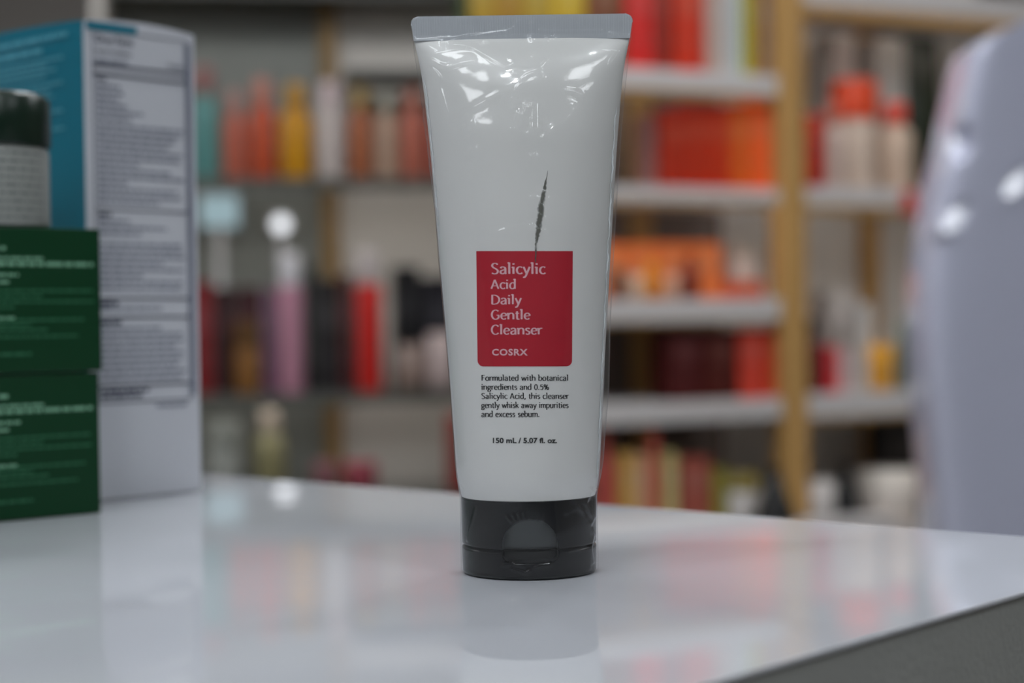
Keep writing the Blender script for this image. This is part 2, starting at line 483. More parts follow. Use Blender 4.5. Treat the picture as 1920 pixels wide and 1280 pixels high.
def pen_text(s, T, thin=0.5):
    """polygons in x-height units"""
    polys = []; x = 0
    for c in s:
        w_, strokes = GL[c]
        for st in strokes:
            pts = [st[0]]
            for p in st[1:]:
                if math.hypot(p[0] - pts[-1][0], p[1] - pts[-1][1]) > 1e-4: pts.append(p)
            L = []; Rr = []
            for i, p in enumerate(pts):
                a_ = pts[max(0, i - 1)]; b_ = pts[min(len(pts) - 1, i + 1)]
                dx, dy = b_[0] - a_[0], b_[1] - a_[1]; l = math.hypot(dx, dy) or 1
                tt = T / 2 * (thin + (1 - thin) * abs(dy / l))
                nx, ny = -dy / l * tt, dx / l * tt
                L.append((x + p[0] + nx, p[1] + ny)); Rr.append((x + p[0] - nx, p[1] - ny))
            for i in range(len(pts) - 1):
                q = [L[i], L[i + 1], Rr[i + 1], Rr[i]]
                n = max(1, int(max(abs(q[1][0] - q[0][0]), abs(q[1][1] - q[0][1])) / 0.4))
                for k in range(n):
                    f0, f1 = k / n, (k + 1) / n
                    lerp = lambda u, v, f: (u[0] + (v[0] - u[0]) * f, u[1] + (v[1] - u[1]) * f)
                    polys.append([lerp(q[0], q[1], f0), lerp(q[0], q[1], f1), lerp(q[3], q[2], f1), lerp(q[3], q[2], f0)])
        x += w_ + 0.07
    return polys, x

def sans_mesh(s, bold=0.0, spacing=1.0, res=3):
    """flat polygons of the built-in sans font: vertices (x, y), faces, width"""
    cu = bpy.data.curves.new('lettering', 'FONT')
    cu.body = s; cu.size = 1.0; cu.offset = bold; cu.space_character = spacing; cu.resolution_u = res
    ob = bpy.data.objects.new('lettering_tmp', cu); COL.objects.link(ob)
    dg = bpy.context.evaluated_depsgraph_get()
    me = bpy.data.meshes.new_from_object(ob.evaluated_get(dg))
    v = [(p.co.x, p.co.y) for p in me.vertices]; f = [tuple(p.vertices) for p in me.polygons]
    bpy.data.objects.remove(ob); bpy.data.curves.remove(cu); bpy.data.meshes.remove(me)
    return v, f

class Print:
    """ink on the front of the tube, laid out in label units and wrapped on its curve"""
    def __init__(self): self.mb = MB()
    def serif(self, s, px, py, w, xh, T, off):
        polys, tw = pen_text(s, T)
        sx = w / tw
        for q in polys:
            self.mb.add([tube_pt(px + x * sx, py - y * xh, off) for x, y in q], [(0, 1, 2, 3)])
    def sans(self, s, px, py, w, h, off, bold=0.0, spacing=1.0):
        v, f = sans_mesh(s, bold, spacing)
        x0 = min(a for a, _ in v); x1 = max(a for a, _ in v); hh = 0.729
        self.mb.add([tube_pt(px + (x - x0) / (x1 - x0) * w, py - y / hh * h, off) for x, y in v], f)

# red label panel
m_red = mat('crimson label ink', (178, 14, 40), 0.4)
mb = MB(); rows = []
ys = list(np.linspace(470.5, 676, 26)) + [676 + 10.5 * math.sin(t) for t in np.linspace(0.15, math.pi / 2, 9)]
for py in ys:
    f = (py - 470.5) / 216
    l, r = 893 + 2.5 * f, 1074 - 1.5 * f
    if py > 676:
        ins = 11 * (1 - math.sqrt(max(0, 1 - ((py - 676) / 10.5) ** 2))); l += ins; r -= ins
    rows.append([tube_pt(l + (r - l) * i / 30, py, 0.00008) for i in range(31)])
vs = [p for r in rows for p in r]
mb.add(vs, [(j * 31 + i, j * 31 + i + 1, (j + 1) * 31 + i + 1, (j + 1) * 31 + i) for j in range(len(rows) - 1) for i in range(30)])
panel = mb.build('label_panel', m_red, tube, smooth=True); panel['label'] = 'crimson label panel'
m_ink_w = mat('pale pink label ink', (226, 178, 186), 0.5)
m_ink_k = mat('black label ink', (22, 24, 27), 0.5)
pr = Print()
for s, py, x1, xh in (('Salicylic', 513.2, 1024, 13.2), ('Acid', 541.2, 968.5, 11.4), ('Daily', 570, 978.5, 11.4), ('Gentle', 598.3, 995, 11.6), ('Cleanser', 626.5, 1018, 11.6)):
    pr.serif(s, 920.5, py, x1 - 920.5, xh, 0.245, 0.00016)
pr.sans('COSRX', 922.5, 665.8, 67, 12.2, 0.00016, 0.03, 1.12)
o = pr.mb.build('title_lettering', m_ink_w, panel); o['label'] = 'pale pink title lettering'
pr = Print()
for s, py, x1 in (('Formulated with botanical', 713.4, 1066.5), ('ingredients and 0.5%', 730.4, 1030), ('Salicylic Acid, this cleanser', 747.3, 1067), ('gently whisk away impurities', 764.4, 1066.5), ('and excess sebum.', 781.2, 1012.5)):
    pr.serif(s, 902.5, py, x1 - 902.5, 7.0, 0.255, 0.0001)
pr.sans('150 mL / 5.07 fl. oz.', 924, 830, 120.5, 9.8, 0.0001, 0.032, 1.0)
o = pr.mb.build('printed_text', m_ink_k, tube); o['label'] = 'small black printed text'

# dark grey streak above the label, fainter towards its edges
def streak():
    m = mat('dark scuff', (88, 88, 80), 0.6)
    nt = m.node_tree; b = nt.nodes['Principled BSDF']
    tc = nt.nodes.new('ShaderNodeTexCoord'); n = nt.nodes.new('ShaderNodeTexNoise')
    mp = nt.nodes.new('ShaderNodeMapping'); mp.inputs['Rotation'].default_value = (0, 0.6, 0); mp.inputs['Scale'].default_value = (1200, 1200, 500)
    n.inputs['Scale'].default_value = 1.0; n.inputs['Detail'].default_value = 4
    mr = nt.nodes.new('ShaderNodeMapRange'); mr.inputs[1].default_value = 0.28; mr.inputs[2].default_value = 0.5; mr.inputs[3].default_value = 0.35; mr.inputs[4].default_value = 0.95
    nt.links.new(tc.outputs['Object'], mp.inputs[0]); nt.links.new(mp.outputs[0], n.inputs['Vector'])
    nt.links.new(n.outputs['Fac'], mr.inputs[0]); nt.links.new(mr.outputs[0], b.inputs['Alpha'])
    random.seed(4)
    cl = [(1027, 320, .6), (1025, 333, 2), (1022, 345, 5), (1020.5, 356, 8), (1018, 368, 9.5), (1016, 378, 11), (1014, 390, 13), (1014, 400, 13.5), (1012.5, 408, 12), (1010.5, 418, 11.5), (1010, 428, 11), (1008, 438, 9), (1007, 447, 7.5), (1005.5, 456, 5), (1005, 466, 4), (1004.5, 480, 3), (1004, 496, 1.5)]
    mb = MB(); rows = []
    for i in range(len(cl) - 1):
        for k in range(4):
            t = k / 4
            x, y, w_ = [cl[i][c] + (cl[i + 1][c] - cl[i][c]) * t for c in range(3)]
            j1, j2 = random.uniform(-.9, .9) * min(1, w_ / 6), random.uniform(-.9, .9) * min(1, w_ / 6)
            rows.append([tube_pt(x - w_ / 2 + j1 + (w_ + j2 - j1) * q / 4, y, 0.00020) for q in range(5)])
    mb.add([p for r in rows for p in r], [(j * 5 + i, j * 5 + i + 1, j * 5 + i + 6, j * 5 + i + 5) for j in range(len(rows) - 1) for i in range(4)])
    o = mb.build('streak', m, tube)
    at = o.data.attributes.new('edge', 'FLOAT', 'POINT')
    at.data.foreach_set('value', [(0.15, .85, 1, .85, 0.15)[i % 5] for i in range(len(o.data.vertices))])
    an = nt.nodes.new('ShaderNodeAttribute'); an.attribute_name = 'edge'
    am = nt.nodes.new('ShaderNodeMath'); am.operation = 'MULTIPLY'
    nt.links.new(mr.outputs[0], am.inputs[0]); nt.links.new(an.outputs['Fac'], am.inputs[1]); nt.links.new(am.outputs[0], b.inputs['Alpha']); o['label'] = 'dark grey scuff mark'
streak()

# ------------------------------------------------------------------ shrink wrap
def film_mat():
    m = bpy.data.materials.new('clear shrink film'); m.use_nodes = True
    nt = m.node_tree; nt.nodes.clear(); N = nt.nodes.new; Lk = nt.links.new
    out = N('ShaderNodeOutputMaterial')
    tr = N('ShaderNodeBsdfTransparent'); tr.inputs[0].default_value = (0.985, 0.99, 0.99, 1)
    gl = N('ShaderNodeBsdfGlossy'); gl.inputs['Roughness'].default_value = 0.09
    df = N('ShaderNodeBsdfDiffuse'); df.inputs[0].default_value = (0.8, 0.82, 0.83, 1)
    fr = N('ShaderNodeLayerWeight'); fr.inputs['Blend'].default_value = 0.5      # facing = 1 - |cos|, the same from both sides
    pw_ = N('ShaderNodeMath'); pw_.operation = 'POWER'; pw_.inputs[1].default_value = 5.0
    mu = N('ShaderNodeMath'); mu.operation = 'MULTIPLY_ADD'; mu.inputs[1].default_value = 0.9; mu.inputs[2].default_value = 0.045; mu.use_clamp = True
    m0 = N('ShaderNodeMixShader'); m0.inputs[0].default_value = 0.012
    m1 = N('ShaderNodeMixShader')
    tc = N('ShaderNodeTexCoord'); no = N('ShaderNodeTexNoise'); no.inputs['Scale'].default_value = 260; no.inputs['Detail'].default_value = 3
    bp = N('ShaderNodeBump'); bp.inputs['Strength'].default_value = 0.10; bp.inputs['Distance'].default_value = 0.0006
    Lk(tc.outputs['Object'], no.inputs['Vector']); Lk(no.outputs['Fac'], bp.inputs['Height'])
    Lk(bp.outputs['Normal'], gl.inputs['Normal'])
    Lk(fr.outputs['Facing'], pw_.inputs[0]); Lk(pw_.outputs[0], mu.inputs[0]); Lk(mu.outputs[0], m1.inputs[0])
    Lk(tr.outputs[0], m0.inputs[1]); Lk(df.outputs[0], m0.inputs[2])
    Lk(m0.outputs[0], m1.inputs[1]); Lk(gl.outputs[0], m1.inputs[2]); Lk(m1.outputs[0], out.inputs[0])
    return m
m_film = film_mat()
# creases: (pixel polyline on the photograph's front, ridge height mm, half width mm)
CREASES = [
 ([(829, 79), (870, 66), (905, 62), (950, 56), (966, 49), (972, 38)], .30, .40),
 ([(996, 42), (995, 60), (999, 78), (1001, 92)], .28, .42),
 ([(1012, 54), (1022, 57), (1055, 57), (1090, 57), (1128, 55)], .26, .36),
 ([(1145, 59), (1162, 68), (1180, 68)], .25, .40),
 ([(1026, 66), (1033, 73), (1041, 66), (1036, 60)], .20, .35),
 ([(808, 102), (820, 110), (835, 115), (860, 108), (885, 104)], .34, .6),
 ([(842, 82), (870, 84), (890, 90), (925, 102), (950, 115), (965, 112), (990, 115), (1012, 112), (1022, 100)], .34, .55),
 ([(806, 115), (815, 125), (822, 135)], .28, .45),
 ([(823, 155), (830, 180), (838, 205), (842, 220)], .22, .5),
 ([(958, 102), (962, 108), (975, 103), (985, 104)], .22, .40),
 ([(978, 142), (990, 134), (1014, 125)], .25, .45),
 ([(970, 160), (978, 150), (990, 147), (1010, 140), (1018, 137)], .25, .45),
 ([(964, 130), (975, 131)], .2, .4),
 ([(890, 195), (920, 178), (950, 164), (966, 160), (966, 176)], .18, .9),
 ([(1064, 164), (1078, 165), (1088, 170), (1092, 177)], .26, .45),
 ([(1022, 255), (1040, 236), (1058, 222), (1070, 210), (1076, 200)], .42, .95),
 ([(975, 210), (972, 225), (966, 238), (985, 248)], .34, .75),
 ([(985, 192), (988, 205), (993, 196)], .25, .5),
 ([(874, 228), (882, 226), (885, 240), (881, 250)], .22, .6),
 ([(880, 284), (884, 277), (893, 275), (896, 279), (885, 285)], .24, .4),
 ([(1006, 188), (1006, 250), (1003, 300), (999, 316)], .10, .3),
 ([(996, 188), (996, 250), (994, 300), (992, 312)], .10, .3),
 ([(994, 292), (993, 310)], .18, .4), ([(1006, 290), (1007, 304)], .2, .42),
 ([(995, 370), (994, 385), (994, 400)], .14, .3), ([(998, 370), (1004, 368), (1012, 373), (1022, 374), (1028, 372)], .22, .4),
 ([(1009, 358), (1016, 357), (1024, 361)], .18, .35), ([(1002, 400), (1012, 403), (1022, 409), (1020, 416)], .2, .35),
 ([(995, 423), (1004, 428), (1014, 434), (1021, 433)], .26, .4), ([(930, 437), (960, 428), (985, 424), (996, 422)], .14, .6),
 ([(862, 446), (890, 452), (922, 457)], .1, .4), ([(1008, 378), (1018, 386), (1022, 398)], .14, .35),
 ([(1150, 105), (1158, 95), (1166, 88)], .22, .5), ([(880, 310), (888, 330)], .10, .5),
 ([(900, 230), (985, 200), (1010, 150)], .12, 2.2), ([(1010, 300), (1060, 200), (1120, 150)], .10, 2.4), ([(860, 330), (960, 300), (1000, 240)], .10, 2.6),
 # around the cap
 ([(878, 1018), (884, 990), (893, 955)], .16, .3), ([(1072, 935), (1086, 955), (1104, 980)], .18, .3), ([(1104, 930), (1098, 945), (1104, 960), (1112, 978), (1108, 985)], .3, .45),
 ([(1104, 985), (1108, 1000), (1112, 1010), (1106, 1030), (1110, 1060)], .3, .4), ([(1098, 975), (1106, 1020), (1104, 1070)], .22, .4),
 ([(945, 1056), (960, 1054), (980, 1057)], .3, .4), ([(1002, 1060), (1015, 1056), (1030, 1055)], .3, .4), ([(960, 1062), (975, 1066), (985, 1070), (992, 1066)], .26, .35),
 ([(952, 966), (958, 974)], .14, .3), ([(962, 962), (967, 972)], .16, .3), ([(972, 959), (976, 970)], .16, .3), ([(982, 957), (984, 969)], .14, .3), ([(1016, 960), (1015, 972)], .14, .3),
 ([(1060, 960), (1080, 950), (1095, 960)], .12, .5), ([(1068, 1032), (1080, 1026), (1086, 1034)], .14, .3),
 ([(1105, 920), (1112, 926), (1118, 922)], .25, .4), ([(865, 918), (872, 926)], .2, .4),
]
def build_film():
    nt_, nz = 560, 520
    s = np.arange(nt_) / nt_
    ang = 2 * np.pi * s
    ang = ang - 0.5 * np.sin(ang)                       # denser in front (ang = 0 faces the camera)
    zf = np.concatenate([np.linspace(0.0006, Z_CAP, 120), np.linspace(Z_CAP + 0.0003, Z_CR0, nz - 120 - 40), np.linspace(Z_CR0 + 0.0002, Z_TOP + 0.0003, 40)])
    A = np.where(zf < Z_CAP, 0.0202, np.interp(zf, zz, A_T)); B = np.where(zf < Z_CAP, 0.0202, np.interp(zf, zz, B_T))
    A = np.where(zf > Z_CR0, float(tube_a(Z_CR0)) + (0.0330 - float(tube_a(Z_CR0))) * (zf - Z_CR0) / (Z_TOP - Z_CR0), A)
    B = np.where(zf > Z_CR0, 0.0009, B)
    # the film bridges the step between crimp and body, and between body and cap
    for _ in range(3):
        Bp = np.concatenate([[B[0]] * 5, B, [B[-1]] * 5]); Bs = np.convolve(Bp, np.ones(11) / 11, 'valid'); B = np.maximum(B, Bs)
        Ap = np.concatenate([[A[0]] * 5, A, [A[-1]] * 5]); As = np.convolve(Ap, np.ones(11) / 11, 'valid'); A = np.maximum(A, As)
    rc = 0.0024
    ex = np.clip(zf - (Z_TOP - rc), 0, rc)
    A = A - np.where(zf > Z_TOP - rc, rc - np.sqrt(np.maximum(0, rc * rc - ex * ex)), 0)
    off = 0.00035
    fl = np.clip((zf - (Z_CR0 - 0.004)) / 0.004, 0, 1)[:, None]          # squarer section along the flat crimp
    pw2 = 1 - 0.75 * fl
    sg = lambda q, k: np.sign(q) * np.abs(q) ** k
    X = sg(np.sin(ang)[None, :], 1 - 0.3 * fl) * A[:, None]; Y = -sg(np.cos(ang)[None, :], pw2) * (B[:, None] + 0.0001 * fl)
    Z = np.repeat(zf[:, None], nt_, 1)
    nx = np.sin(ang)[None, :] / A[:, None]; ny = -np.cos(ang)[None, :] / B[:, None]
    nl = np.sqrt(nx ** 2 + ny ** 2); nx /= nl; ny /= nl
    D = np.full_like(X, off)
    front = (Y < 0) | (np.abs(X) > 0.8 * A[:, None])
    for pl, h, wd in CREASES:
        pts = []
        for px, py in pl:
            p = on_y(px, py, -0.016 if py > 90 else -0.004)
            pts.append((p.x, p.z))
        best = np.full_like(X, 1.0)
        for (xa, za), (xb, zb) in zip(pts[:-1], pts[1:]):
            dx, dz = xb - xa, zb - za; l2 = dx * dx + dz * dz
            t = np.clip(((X - xa) * dx + (Z - za) * dz) / l2, 0, 1)
            best = np.minimum(best, np.hypot(X - xa - t * dx, Z - za - t * dz))
        taper = 1.0
        D += np.where(front, 1.15 * h * 1e-3 * np.exp(-(best / (1.35 * wd * 1e-3)) ** 2), 0) * taper
    # gentle irregular tension waves
    rng = np.random.default_rng(3)
    for _ in range(26):
        kx, kz = rng.normal(0, 260), rng.normal(0, 200); ph = rng.uniform(0, 6.28)
        D += 0.000012 * np.sin(kx * X + kz * Z + ph)
    # ragged fins along both sides
    side = np.clip((np.abs(np.sin(ang)) - 0.985) / 0.015, 0, 1)[None, :]
    zf2 = zf[:, None]
    rag = 0.5 + 0.5 * np.sin(zf2 * 900) * np.sin(zf2 * 370 + 1)
    upper = np.clip((zf2 - 0.105) / 0.03, 0, 1) * np.clip((Z_CR0 - zf2) / 0.006, 0, 1)
    right = (np.sin(ang) > 0)[None, :]
    D += side * np.where(right, 0.0007 * (zf2 > Z_CAP) * np.clip((zf2 - Z_CAP) / 0.01, 0, 1) * np.clip((Z_CR0 - zf2) / 0.01, 0, 1), 0.0009 * upper * (0.7 + 0.3 * rag))
    D += side * np.where(right, 0.0006 * np.exp(-((zf2 - 0.055) / 0.015) ** 2), 0)
    X = X + nx * D; Y = Y + ny * D
    vs = np.stack([X, Y, Z], -1).reshape(-1, 3)
    i = np.arange(nt_); k = (i + 1) % nt_
    fs = np.concatenate([np.stack([j * nt_ + i, j * nt_ + k, (j + 1) * nt_ + k, (j + 1) * nt_ + i], 1) for j in range(nz - 1)])
    me = bpy.data.meshes.new('shrink_wrap')
    me.vertices.add(len(vs)); me.vertices.foreach_set('co', vs.ravel())
    me.loops.add(len(fs) * 4); me.loops.foreach_set('vertex_index', fs.ravel().astype(np.int32))
    me.polygons.add(len(fs)); me.polygons.foreach_set('loop_start', np.arange(0, len(fs) * 4, 4, dtype=np.int32))
    me.update(calc_edges=True); me.validate()
    me.polygons.foreach_set('use_smooth', [True] * len(me.polygons))
    me.materials.append(m_film)
    o = bpy.data.objects.new('shrink_wrap', me); COL.objects.link(o); o.parent = tube
    o['label'] = 'clear wrinkled shrink wrap'
build_film()

def film_seam():
    # welded seam of the shrink wrap: a thin raised bead down each side
    m = mat('whitish film seam', (222, 226, 228), 0.15)
    for sgn, zlo, zhi, r, k in ((1, zpx(905), zpx(190), 0.00028, 0.955), (-1, zpx(450), zpx(120), 0.00016, 0.975)):
        mb = MB(); n = 160; q = 8; vs = []; fs = []
        for j in range(n):
            z = zlo + (zhi - zlo) * j / (n - 1)
            a, b = float(tube_a(z)), float(tube_b(z))
            wob = 0.00012 * math.sin(z * 700) + 0.0001 * math.sin(z * 1900 + 1)
            x = sgn * (a * k + wob); y = -b * math.sqrt(1 - k * k) - 0.0006
            rr2 = r * (0.75 + 0.35 * math.sin(z * 420 + sgn)) * min(1, j / 8, (n - 1 - j) / 8) + 0.00003
            for i in range(q):
                t = 2 * math.pi * i / q; vs.append((x + rr2 * math.cos(t), y + rr2 * math.sin(t), z))
        for j in range(n - 1):
            for i in range(q):
                w2 = (i + 1) % q; fs.append((j * q + i, j * q + w2, (j + 1) * q + w2, (j + 1) * q + i))
        o = mb.add(vs, fs).build('film_seam', m, tube, smooth=True); o['label'] = 'whitish welded seam of the shrink wrap'
film_seam()

# ------------------------------------------------------------------ boxes on the counter, left
def vp_dir(phi):                      # heading that recedes to the right by phi degrees off the view axis
    return Vector((math.sin(math.radians(phi)), math.cos(math.radians(phi)), 0))
def hit_dir(px, origin, e):
    """distance s along e from origin (ground plan) at which pixel column px is met"""
    d = ray(px, 640); dx, dy = d.x, d.y
    wx, wy = origin.x - CAM.x, origin.y - CAM.y
    return -(wx * dy - wy * dx) / (e.x * dy - e.y * dx)

class Face:
    """print laid on an upright face: (s along, z up), offset outwards"""
    def __init__(self, o, e, n, off=0.00012):
        self.o = o; self.e = e; self.n = n; self.off = off; self.mb = MB()
    def p(self, s, z): return self.o + self.e * s + Vector((0, 0, z)) + self.n * self.off
    def rect(self, s0, s1, z0, z1):
        self.mb.add([self.p(s0, z0), self.p(s1, z0), self.p(s1, z1), self.p(s0, z1)], [(0, 1, 2, 3)])
    def words(self, s0, s1, z, h, rnd):
        s = s0
        while s < s1:
            w_ = min(rnd.uniform(1.2, 4.2) * h * 1.3, s1 - s)
            if w_ > h * 0.5: self.rect(s, s + w_, z, z + h)
            s += w_ + h * 0.55
    def sans(self, s, s0, z, h, bold=0.0):
        v, f = sans_mesh(s, bold)
        k = h / 0.729
        self.mb.add([self.p(s0 + x * k, z + y * k) for x, y in v], f)
        return max(x for x, _ in v) * k

# tall white carton with a teal side
PHI = 42.0
e_w = vp_dir(PHI); e_t = Vector((-e_w.y, e_w.x, 0))      # white face runs along e_w, teal face along e_t
n_w = Vector((e_w.y, -e_w.x, 0)); n_t = -e_w
c0 = on_z(171, 942, 0)
WB = hit_dir(373, c0, e_w); TB = hit_dir(-130, c0, e_t)
HB = on_y(158, 37, c0.y).z
print('white box', c0, WB, TB, HB)
carton = thing('tall_carton', 'tall white and teal carton printed with a facts panel, behind the green boxes', 'box')
m_card = mat('white carton board', (205, 207, 214), 0.38, bump=0.03, bscale=40)
m_teal = mat('teal carton board', (0, 118, 142), 0.3)
def carton_body():
    mb = MB(); n = 12
    # bowed walls: grid per face so the board bulges slightly and the top edge arches
    def bulge(u, v, k): return k * 16 * u * (1 - u) * v * (1 - v)
    def grid(o, e, n_, L, k, mi):
        vs = []; fs = []
        for j in range(n + 1):
            for i in range(n + 1):
                u, v = i / n, j / n
                arch = 0.0035 * 4 * u * (1 - u) * max(0, v - 0.9) * 10 * 0.6
                vs.append(o + e * (L * u) + Vector((0, 0, 0.0006 + (HB - 0.0006) * v + arch)) + n_ * bulge(u, v, k))
        for j in range(n):
            for i in range(n):
                fs.append((j * (n + 1) + i, j * (n + 1) + i + 1, (j + 1) * (n + 1) + i + 1, (j + 1) * (n + 1) + i))
        mb.add(vs, fs, mi)
    grid(c0, e_w, n_w, WB, 0.0004, 0)
    grid(c0, e_t, n_t, TB, 0.0006, 1)
    grid(c0 + e_t * TB, e_w, -n_w, WB, 0.0004, 0)
    grid(c0 + e_w * WB, e_t, -n_t, TB, 0.0004, 0)
    z = Vector((0, 0, HB)); z0 = Vector((0, 0, 0.0006))
    mid = lambda a, b: (a + b) / 2 + Vector((0, 0, 0.0015))
    q = [c0 + z, c0 + e_w * WB + z, c0 + e_w * WB + e_t * TB + z, c0 + e_t * TB + z]
    ctr = sum(q, Vector()) / 4 + Vector((0, 0, 0.0045))
    mb.add(q + [ctr], [(0, 1, 4), (1, 2, 4), (2, 3, 4), (3, 0, 4)], 0)
    b_ = [c0 + z0, c0 + e_w * WB + z0, c0 + e_w * WB + e_t * TB + z0, c0 + e_t * TB + z0]
    mb.add(b_, [(0, 3, 2, 1)], 0)
    return mb.build('body', [m_card, m_teal], carton)
carton_body()
zb = lambda py: HB * (1 - (py - 38) / (940 - 38))       # height on the carton for a photo row near its left edge
sb = lambda px: WB * (px - 160) / (373 - 160)
m_navy = mat('navy carton ink', (58, 62, 84), 0.5)
m_grey = mat('grey carton ink', (128, 132, 148), 0.5)
rnd = random.Random(7)
fc = Face(c0, e_w, n_w, 0.0007)
L0, L1_ = sb(176), sb(352)
def hline(py, t=2.0, x0=L0, x1=L1_): fc.rect(x0, x1, zb(py + t), zb(py))
for x in (175, 352): fc.rect(sb(x), sb(x + 1.6), zb(756), zb(52))
hline(52, 2); hline(754, 2.5)
fc.sans('Drug Facts', sb(181), zb(76), zb(62) - zb(76), 0.02)
fc.sans('Active ingredients', sb(181), zb(96), zb(88) - zb(96), 0.02)
fc.sans('Purpose', sb(318), zb(108), zb(100) - zb(108), 0.02)
for py, t in ((116, 4.5), (133, 4.5), (388, 3), (556, 4), (592, 4), (722, 4)): hline(py, t)
fc.sans('Uses', sb(181), zb(147), zb(139) - zb(147), 0.03)
for py, x1 in ((396, 205), (564, 215), (600, 220), (730, 270), (740, 262)): fc.words(sb(181), sb(x1), zb(py + 7), zb(0) - zb(6.5), rnd)
fc.mb.build('facts_panel', m_navy, carton)['label'] = 'navy facts panel print'
fc2 = Face(c0, e_w, n_w, 0.0006)
for py, x1 in [(107, 240), (154, 225), (166, 232), (178, 222), (190, 240), (202, 268), (214, 245), (228, 346), (240, 340), (252, 330), (264, 318), (276, 345), (288, 340), (300, 260), (312, 322), (324, 346), (336, 240), (348, 335), (360, 340), (372, 300), (408, 240), (420, 310), (432, 262), (452, 338), (464, 340), (476, 344), (488, 305), (500, 342), (512, 262), (524, 340), (536, 338), (574, 300), (612, 300), (624, 338), (636, 345), (648, 325), (660, 340), (672, 338), (684, 330), (696, 345), (708, 338), (762, 345)]:
    fc2.words(sb(181 if py != 762 else 285), sb(x1), zb(py + 6), zb(0) - zb(5.5), rnd)
fc2.rect(sb(354), sb(364), zb(748), zb(56))
fc2.mb.build('small_print', m_grey, carton)
ft = Face(c0 + e_t * TB, -e_t, n_t, 0.0009)
st = lambda px: TB * (px + 130) / (158 + 130)
for py, x0, x1, h in [(54, -110, 135, 9), (76, -110, 92, 10), (98, -110, 128, 5), (108, -110, 100, 5), (118, -110, 115, 5), (128, -110, 96, 5), (145, -110, 126, 5), (158, -110, 104, 5), (170, -110, 110, 5), (198, -110, 128, 5), (210, -110, 90, 5), (232, -110, 128, 5), (250, -110, 80, 5), (262, -110, 100, 5)]:
    ft.words(st(x0), st(x1), zb(py + h), zb(0) - zb(h), rnd)
ft.mb.build('teal_side_print', mat('pale teal carton ink', (96, 176, 196), 0.5), carton)
# teal flap edge along the carton's top
mb = MB(); q0 = c0 + e_w * (0.02 * WB) + Vector((0, 0, HB - 0.0002)); 
fl = Face(c0, e_w, n_w, 0.0008); fl.rect(WB * 0.02, WB * 0.46, HB - 0.0035, HB - 0.0002)
fl.mb.build('top_band', m_teal, carton)['label'] = 'teal band at the top edge'

# two green boxes, stacked
PHG = 50.0
e_g = vp_dir(PHG); n_g = Vector((e_g.y, -e_g.x, 0)); b_g = -n_g
g0 = on_z(190, 962, 0)
m_green = mat('dark green carton board', (0, 54, 26), 0.42, spec=0.3)
m_gtext = mat('pale green carton ink', (120, 170, 140), 0.5)
m_gdim = mat('dim green carton ink', (38, 104, 70), 0.5)
GH = zpx(697, 190, g0.y)
GT = on_y(197, 429, g0.y).z
def green_box(z0, z1, dx, rz, label):
    t = thing('skincare_box', label, 'box', (g0.x + dx, g0.y, z0), 0, None)
    o = Vector((0, 0, 0)); Lg = 0.15; Dg = 0.085; h = z1 - z0
    pts = [o, o - e_g * Lg, o - e_g * Lg + b_g * Dg, o + b_g * Dg]
    prism(MB(), [(p.x, p.y) for p in pts], 0.0002, h).build('body', m_green, t, bevel=0.0008)
    f1 = Face(o, e_g, n_g, 0.00015); f2 = Face(o, e_g, n_g, 0.00015)
    r = random.Random(11)
    k = h / 265.0; sx = -hit_dir(0, g0 + Vector((dx, 0, 0)), e_g) / 195.0
    for py, xr, hh, f in [(463, 15, 7, f1), (482, 85, 5, f1), (491, 182, 7, f1), (512, 38, 5, f1), (525, 20, 5, f1), (541, 180, 4, f2), (551, 85, 4, f2), (561, 182, 4, f2), (571, 30, 4, f2), (590, 30, 5, f1), (594, 165, 4, f2), (603, 60, 4, f2), (612, 95, 4, f2), (624, 150, 4, f2), (655, 60, 5, f2)]:
        zt = h - (py - 428) * k
        f.words(-Lg + 0.004, -(197 - xr) * sx, zt - hh * k, hh * k, r)
    f1.mb.build('print', m_gtext, t); f2.mb.build('small_print', m_gdim, t)
    return t
green_box(0.0, GH, 0.0, 0, 'dark green printed box on the counter, lower one of two stacked')
green_box(GH + 0.0003, GT, 0.0014, 0, 'dark green printed box lying on top of the other green box')

# dark-capped jar standing on the green boxes
jr = 0.023
jc = g0 - e_g * 0.056 + b_g * 0.040
js = on_y(90, 350, jc.y)
jx = js.x - jr
JZ = GT + 0.0004
JT = on_y(40, 178, jc.y).z - JZ
jar = thing('capped_bottle', 'bottle with a dark green cap and grey label standing on the green boxes', 'bottle', (jx, jc.y, JZ))
hb = JT * 0.60
lathe(MB(), [(jr - .001, 0), (jr, .001), (jr, hb - .002), (jr - .001, hb)], 64).build('body', mat('grey white bottle label', (140, 143, 139), 0.45), jar, smooth=True, auto=40)
lathe(MB(), [(jr + .0004, hb + .0002), (jr + .0008, hb + .001), (jr + .0008, JT - .003), (jr - .001, JT - .0006), (jr - .003, JT)], 64).build('cap', mat('dark green cap', (8, 34, 22), 0.3), jar, smooth=True, auto=40)
mb = MB(); r = random.Random(5)
for k in range(9):
    z = hb - 0.004 - k * 0.0031
    a = -2.4
    while a < -0.25:
        w_ = min(r.uniform(.06, .22), -0.25 - a)
        n = 4
        vs = [((jr + .0001) * math.cos(a + w_ * i / n), (jr + .0001) * math.sin(a + w_ * i / n), zz_) for i in range(n + 1) for zz_ in (z, z + .0011)]
        mb.add(vs, [(2 * i, 2 * i + 2, 2 * i + 3, 2 * i + 1) for i in range(n)])
        a += w_ + .04
mb.build('label_print', mat('grey bottle ink', (110, 114, 114), 0.5), jar)

